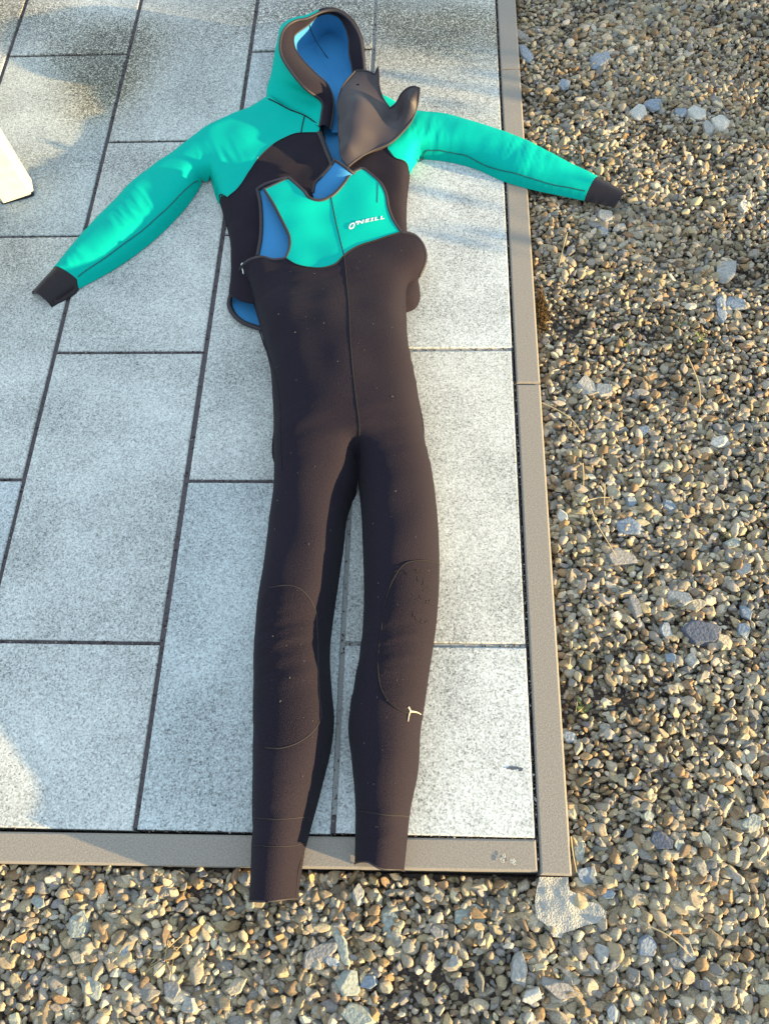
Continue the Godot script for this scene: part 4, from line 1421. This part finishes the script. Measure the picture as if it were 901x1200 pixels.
func build_logo(bib: Node3D, hl: Callable) -> void:
	var ends := pts2("logo")
	var along := (ends[1] - ends[0])
	var width := along.length()
	along /= width
	var upw := Vector2(along.y, -along.x)
	if upw.y > 0:
		upw = -upw
	var font := SystemFont.new()
	font.font_names = PackedStringArray(["Droid Sans"])
	font.font_weight = 700
	var t := Tri.new()
	# text, start and end along the line (0..1), height, drop below the line
	for part in [["O", 0.04, 0.19, 0.0145, -0.003], ["'", 0.20, 0.235, 0.022, 0.002], ["NEILL", 0.25, 0.96, 0.0080, 0.004]]:
		var tm := TextMesh.new()
		tm.font = font
		tm.text = part[0]
		tm.font_size = 32
		tm.pixel_size = 0.01
		tm.depth = 0.02
		var arr := tm.get_mesh_arrays()
		var vs: PackedVector3Array = arr[Mesh.ARRAY_VERTEX]
		var ix: PackedInt32Array = arr[Mesh.ARRAY_INDEX]
		var lo := Vector3(1e9, 1e9, 1e9)
		var hi := -lo
		for v in vs:
			lo = lo.min(v)
			hi = hi.max(v)
		var first := t.v.size()
		for v in vs:
			var a: float = (v.x - lo.x) / (hi.x - lo.x)
			var b: float = (v.y - lo.y) / (hi.y - lo.y)
			var hh: float = part[3] if part[0] != "'" else 0.0045
			var base: float = part[4] if part[0] != "'" else 0.0085
			var p: Vector2 = ends[0] + along * (lerpf(part[1], part[2], a) * width + 0.45 * (b * hh + base)) + upw * (b * hh + base)
			t.add(Vector3(p.x, hl.call(p) + 0.0008 + (v.z - lo.z) / (hi.z - lo.z) * 0.0006, p.y))
		for k in range(0, ix.size(), 3):
			t.tri(first + ix[k], first + ix[k + 1], first + ix[k + 2])
	t.smooth_from(0)
	for i in t.n.size():
		t.n[i] = Vector3.UP if t.n[i].y >= 0 else t.n[i]
	put("lettering", t.mesh(), M.white, bib)


# ================================================================ small things
func box_between(a: Vector3, b: Vector3, wide: float, deep: float, spin: float, bevel := 0.004) -> ArrayMesh:
	var t := Tri.new()
	var d := (b - a).normalized()
	var x := d.cross(Vector3.FORWARD).normalized().rotated(d, spin)
	var z := d.cross(x)
	var prof: Array[Vector2] = []
	for s in [[1, 1], [-1, 1], [-1, -1], [1, -1]]:
		var c := Vector2(s[0] * wide * 0.5, s[1] * deep * 0.5)
		var bx := Vector2(-s[0] * bevel, 0)
		var bz := Vector2(0, -s[1] * bevel)
		if s[0] * s[1] > 0:
			prof.append(c + bz)
			prof.append(c + bx)
		else:
			prof.append(c + bx)
			prof.append(c + bz)
	var n := prof.size()
	for i in n:
		var p0 := prof[i]
		var p1 := prof[(i + 1) % n]
		var q := [a + x * p0.x + z * p0.y, a + x * p1.x + z * p1.y, b + x * p1.x + z * p1.y, b + x * p0.x + z * p0.y]
		var nn: Vector3 = x * (p0.x + p1.x) + z * (p0.y + p1.y)
		var f: Vector3 = ((q[2] - q[0]) as Vector3).cross(q[1] - q[0])
		var k := []
		for v in q:
			k.append(t.add(v, (f if f.dot(nn) > 0 else -f).normalized()))
		if f.dot(nn) > 0:
			t.quad(k[0], k[1], k[2], k[3])
		else:
			t.quad(k[3], k[2], k[1], k[0])
	for e in 2:
		var base := b if e else a
		var first := t.v.size()
		for p in prof:
			t.add(base + x * p.x + z * p.y, d if e else -d)
		var nrm := (t.v[first + 2] - t.v[first]).cross(t.v[first + 1] - t.v[first])
		for i in range(1, n - 1):
			if (nrm.dot(d) > 0) == (e == 1):
				t.tri(first, first + i, first + i + 1)
			else:
				t.tri(first, first + i + 1, first + i)
	return t.mesh()


func build_chair() -> void:
	var c := thing("garden_chair", "white wooden garden chair leg on the slabs at the left", "chair")
	var foot := pts3("chair_foot")[0]
	var top := pts3("chair_top")[0]
	var d := (top - foot).normalized()
	foot += d * 0.006
	top = foot + d * (0.42 / d.y)
	var span := [Vector3.ZERO, Vector3(-0.40, 0, 0.23), Vector3(-0.25, 0, -0.42), Vector3(-0.65, 0, -0.19)]
	for k in 4:
		var a: Vector3 = foot + span[k]
		var b: Vector3 = top + span[k] * 0.8
		var leg := put("leg", box_between(a, b, 0.080, 0.055, 0.35, 0.009), M.paint, c)
		put("foot_cap", box_between(a - (b - a).normalized() * 0.008, a + (b - a).normalized() * 0.003, 0.074, 0.050, 0.35, 0.003), M.rubber, leg)
	for k in 5:
		var from: Vector3 = top + span[2] * 0.8 * (k / 4.0) + Vector3(0.02, 0.01, -0.012)
		put("seat_slat", box_between(from, from + span[1] * 0.8 * 1.15, 0.02, 0.08, 0.0), M.paint, c)


func build_weeds() -> void:
	var labels := {
		"stem_a": "long dry stem lying over the grey triangular slate", "stem_b": "short dry stalk pointing right beside the edging, at the head of the long stem", "stem_c": "short upright dry stalk above the others near the edging",
		"stem_d": "thin dry stalk crossing above the flat blue slate", "stem_e": "brown twig leaning on the gravel beside the edging joint", "stem_f": "thin dark twig in the shaded gravel at the right",
		"stem_g": "thin curved twig in the lower gravel right of the corner lump", "stem_h": "dry grass blade along the end of the edging", "stem_i": "brown twig just below the right sleeve",
	}
	for key in labels:
		var p := curve3(pts3(key), false, 0.006)
		for i in p.size():
			p[i].y -= 0.006
		tag(put("dry_stem", tube(p, 0.0012, 0.0006, 5), M.straw), labels[key], "twig", "dry stems on the gravel")
	var tufts := {
		"tuft_straw": ["tuft of dry straw in the front gravel left of the leg", 0.06, 20, 1.0], "tuft_a": ["small green weed near the edging below the moss", 0.022, 9, 0.1], "tuft_b": ["small yellow-green weed right of the weed below the moss", 0.025, 9, 0.3],
		"tuft_c": ["bright green weed sprig below the two blue slates", 0.03, 12, 0.2], "tuft_f": ["dry yellow sprig beside the bright green weed", 0.04, 9, 0.8], "tuft_d": ["pale green grass tuft beside the lower edging", 0.035, 10, 0.5],
		"tuft_e": ["green sprig behind the teal stone shard", 0.022, 8, 0.1], "tuft_g": ["tiny green seedling in the front gravel below the left leg", 0.014, 6, 0.0],
	}
	for key in tufts:
		var d: Array = tufts[key]
		var p := pts2(key)[0]
		var base := Vector3(p.x, gravel_top(p) - 0.004, p.y)
		var o := thing("weed", d[0], "weed", "weeds in the gravel")
		var green := Tri.new()
		var dry := Tri.new()
		for k in int(d[2]):
			var dir := Vector3(rng.randfn(), 0.55 if d[3] > 0.6 else 1.0, rng.randfn()).normalized()
			var l: float = 0.7 * d[1] * rng.randf_range(0.5, 1.1)
			var off := Vector3(rng.randfn(), 0, rng.randfn()) * 0.006
			var path := PackedVector3Array()
			for s in 6:
				var x := s / 5.0
				path.append(base + off + dir * l * x - Vector3(0, 0.35 * l * x * x, 0))
			if rng.randf() < d[3]:
				tube_shape(dry, path, 0.0009, 0.0003, 4)
			else:
				leaf(green, path, 0.0018 + 0.0010 * rng.randf())
		if dry.v.size():
			put("dry_blades", dry.mesh(), M.straw, o)
		if green.v.size():
			green.smooth_from(0)
			put("leaves", green.mesh(), M.leaf, o)
	# brown moss along the edging
	var mp := pts2("moss")[0]
	var t := Tri.new()
	for k in 420:
		var q := mp + Vector2(rng.randfn() * 0.006 + 0.003, rng.randfn() * 0.028)
		if q.x < 0.049:
			continue
		var a := Vector3(q.x, -0.016, q.y)
		var b := a + Vector3(rng.randfn() * 0.004, rng.randf_range(0.006, 0.014), rng.randfn() * 0.004)
		tube_shape(t, PackedVector3Array([a, a.lerp(b, 0.6), b]), 0.0009, 0.0004, 4)
	tag(put("moss", t.mesh(), M.moss), "brown moss clump growing against the right edging", "moss").set_meta("kind", "stuff")


func leaf(t: Tri, path: PackedVector3Array, width: float) -> void:
	var first := t.v.size()
	var n := path.size()
	var side := (path[n - 1] - path[0]).cross(Vector3.UP).normalized()
	for i in n:
		var w := width * sin(PI * (0.12 + 0.88 * float(i) / (n - 1))) + 0.0001
		t.add(path[i] - side * w)
		t.add(path[i] + side * w)
	for i in n - 1:
		var a := first + i * 2
		t.quad(a, a + 1, a + 3, a + 2)


# Thin shrubs some metres off to the right: their gaps dapple the sun on the far half of the gravel and the edging.
func build_shrubs() -> void:
	var spots := [
		[8.2, 0.32, 2.1, 520, 0.26, "tallest and farthest off", 1.0], [2.05, -0.70, 0.37, 330, 0.30, "nearest of the low ones", 0.4], [2.0, -1.14, 0.36, 260, 0.30, "second of the low ones", 0.4],
		[2.1, -1.50, 0.42, 290, 0.35, "third of the low ones", 0.4], [1.95, -0.26, 0.24, 130, 0.35, "lowest and sparsest", 0.4],
	]
	for e in spots:
		var o := thing("shrub", "sparse winter shrub beyond the gravel, %s of the row" % e[5], "shrub", "shrubs beyond the gravel")
		o.position = Vector3(e[0], -0.02, e[1])
		var stems := Tri.new()
		var leaves := Tri.new()
		for k in 9:
			var dir := Vector3(rng.randf_range(-1, 1) * e[4], 1.0, rng.randf_range(-1, 1) * e[4])
			var path := PackedVector3Array()
			var l: float = e[2] * rng.randf_range(0.7, 1.1)
			for s in 7:
				var x := s / 6.0
				path.append(Vector3(dir.x, 0, dir.z) * x * x * l + Vector3(0, dir.y * x * l, 0) + Vector3(rng.randfn(), 0, rng.randfn()) * 0.01 * e[6])
			tube_shape(stems, path, 0.006 * e[6], 0.002 * e[6], 5)
			for q in int(e[3] / 9.0):
				var x := rng.randf_range(0.12, 1.0) * 6.0
				var at: Vector3 = path[int(x)].lerp(path[mini(int(x) + 1, 6)], x - int(x)) + Vector3(rng.randfn(), rng.randfn(), rng.randfn()) * 0.035 * e[6]
				var ld: Vector3 = Vector3(rng.randfn(), rng.randfn() * 0.6, rng.randfn()).normalized() * rng.randf_range(0.08, 0.15) * e[6]
				leaf(leaves, PackedVector3Array([at, at + ld * 0.33, at + ld * 0.66 - Vector3(0, 0.004, 0), at + ld - Vector3(0, 0.012, 0)]), 0.035 * e[6])
		leaves.smooth_from(0)
		put("stems", stems.mesh(), M.moss, o)
		put("foliage", leaves.mesh(), M.leaf, o).set_meta("kind", "stuff")
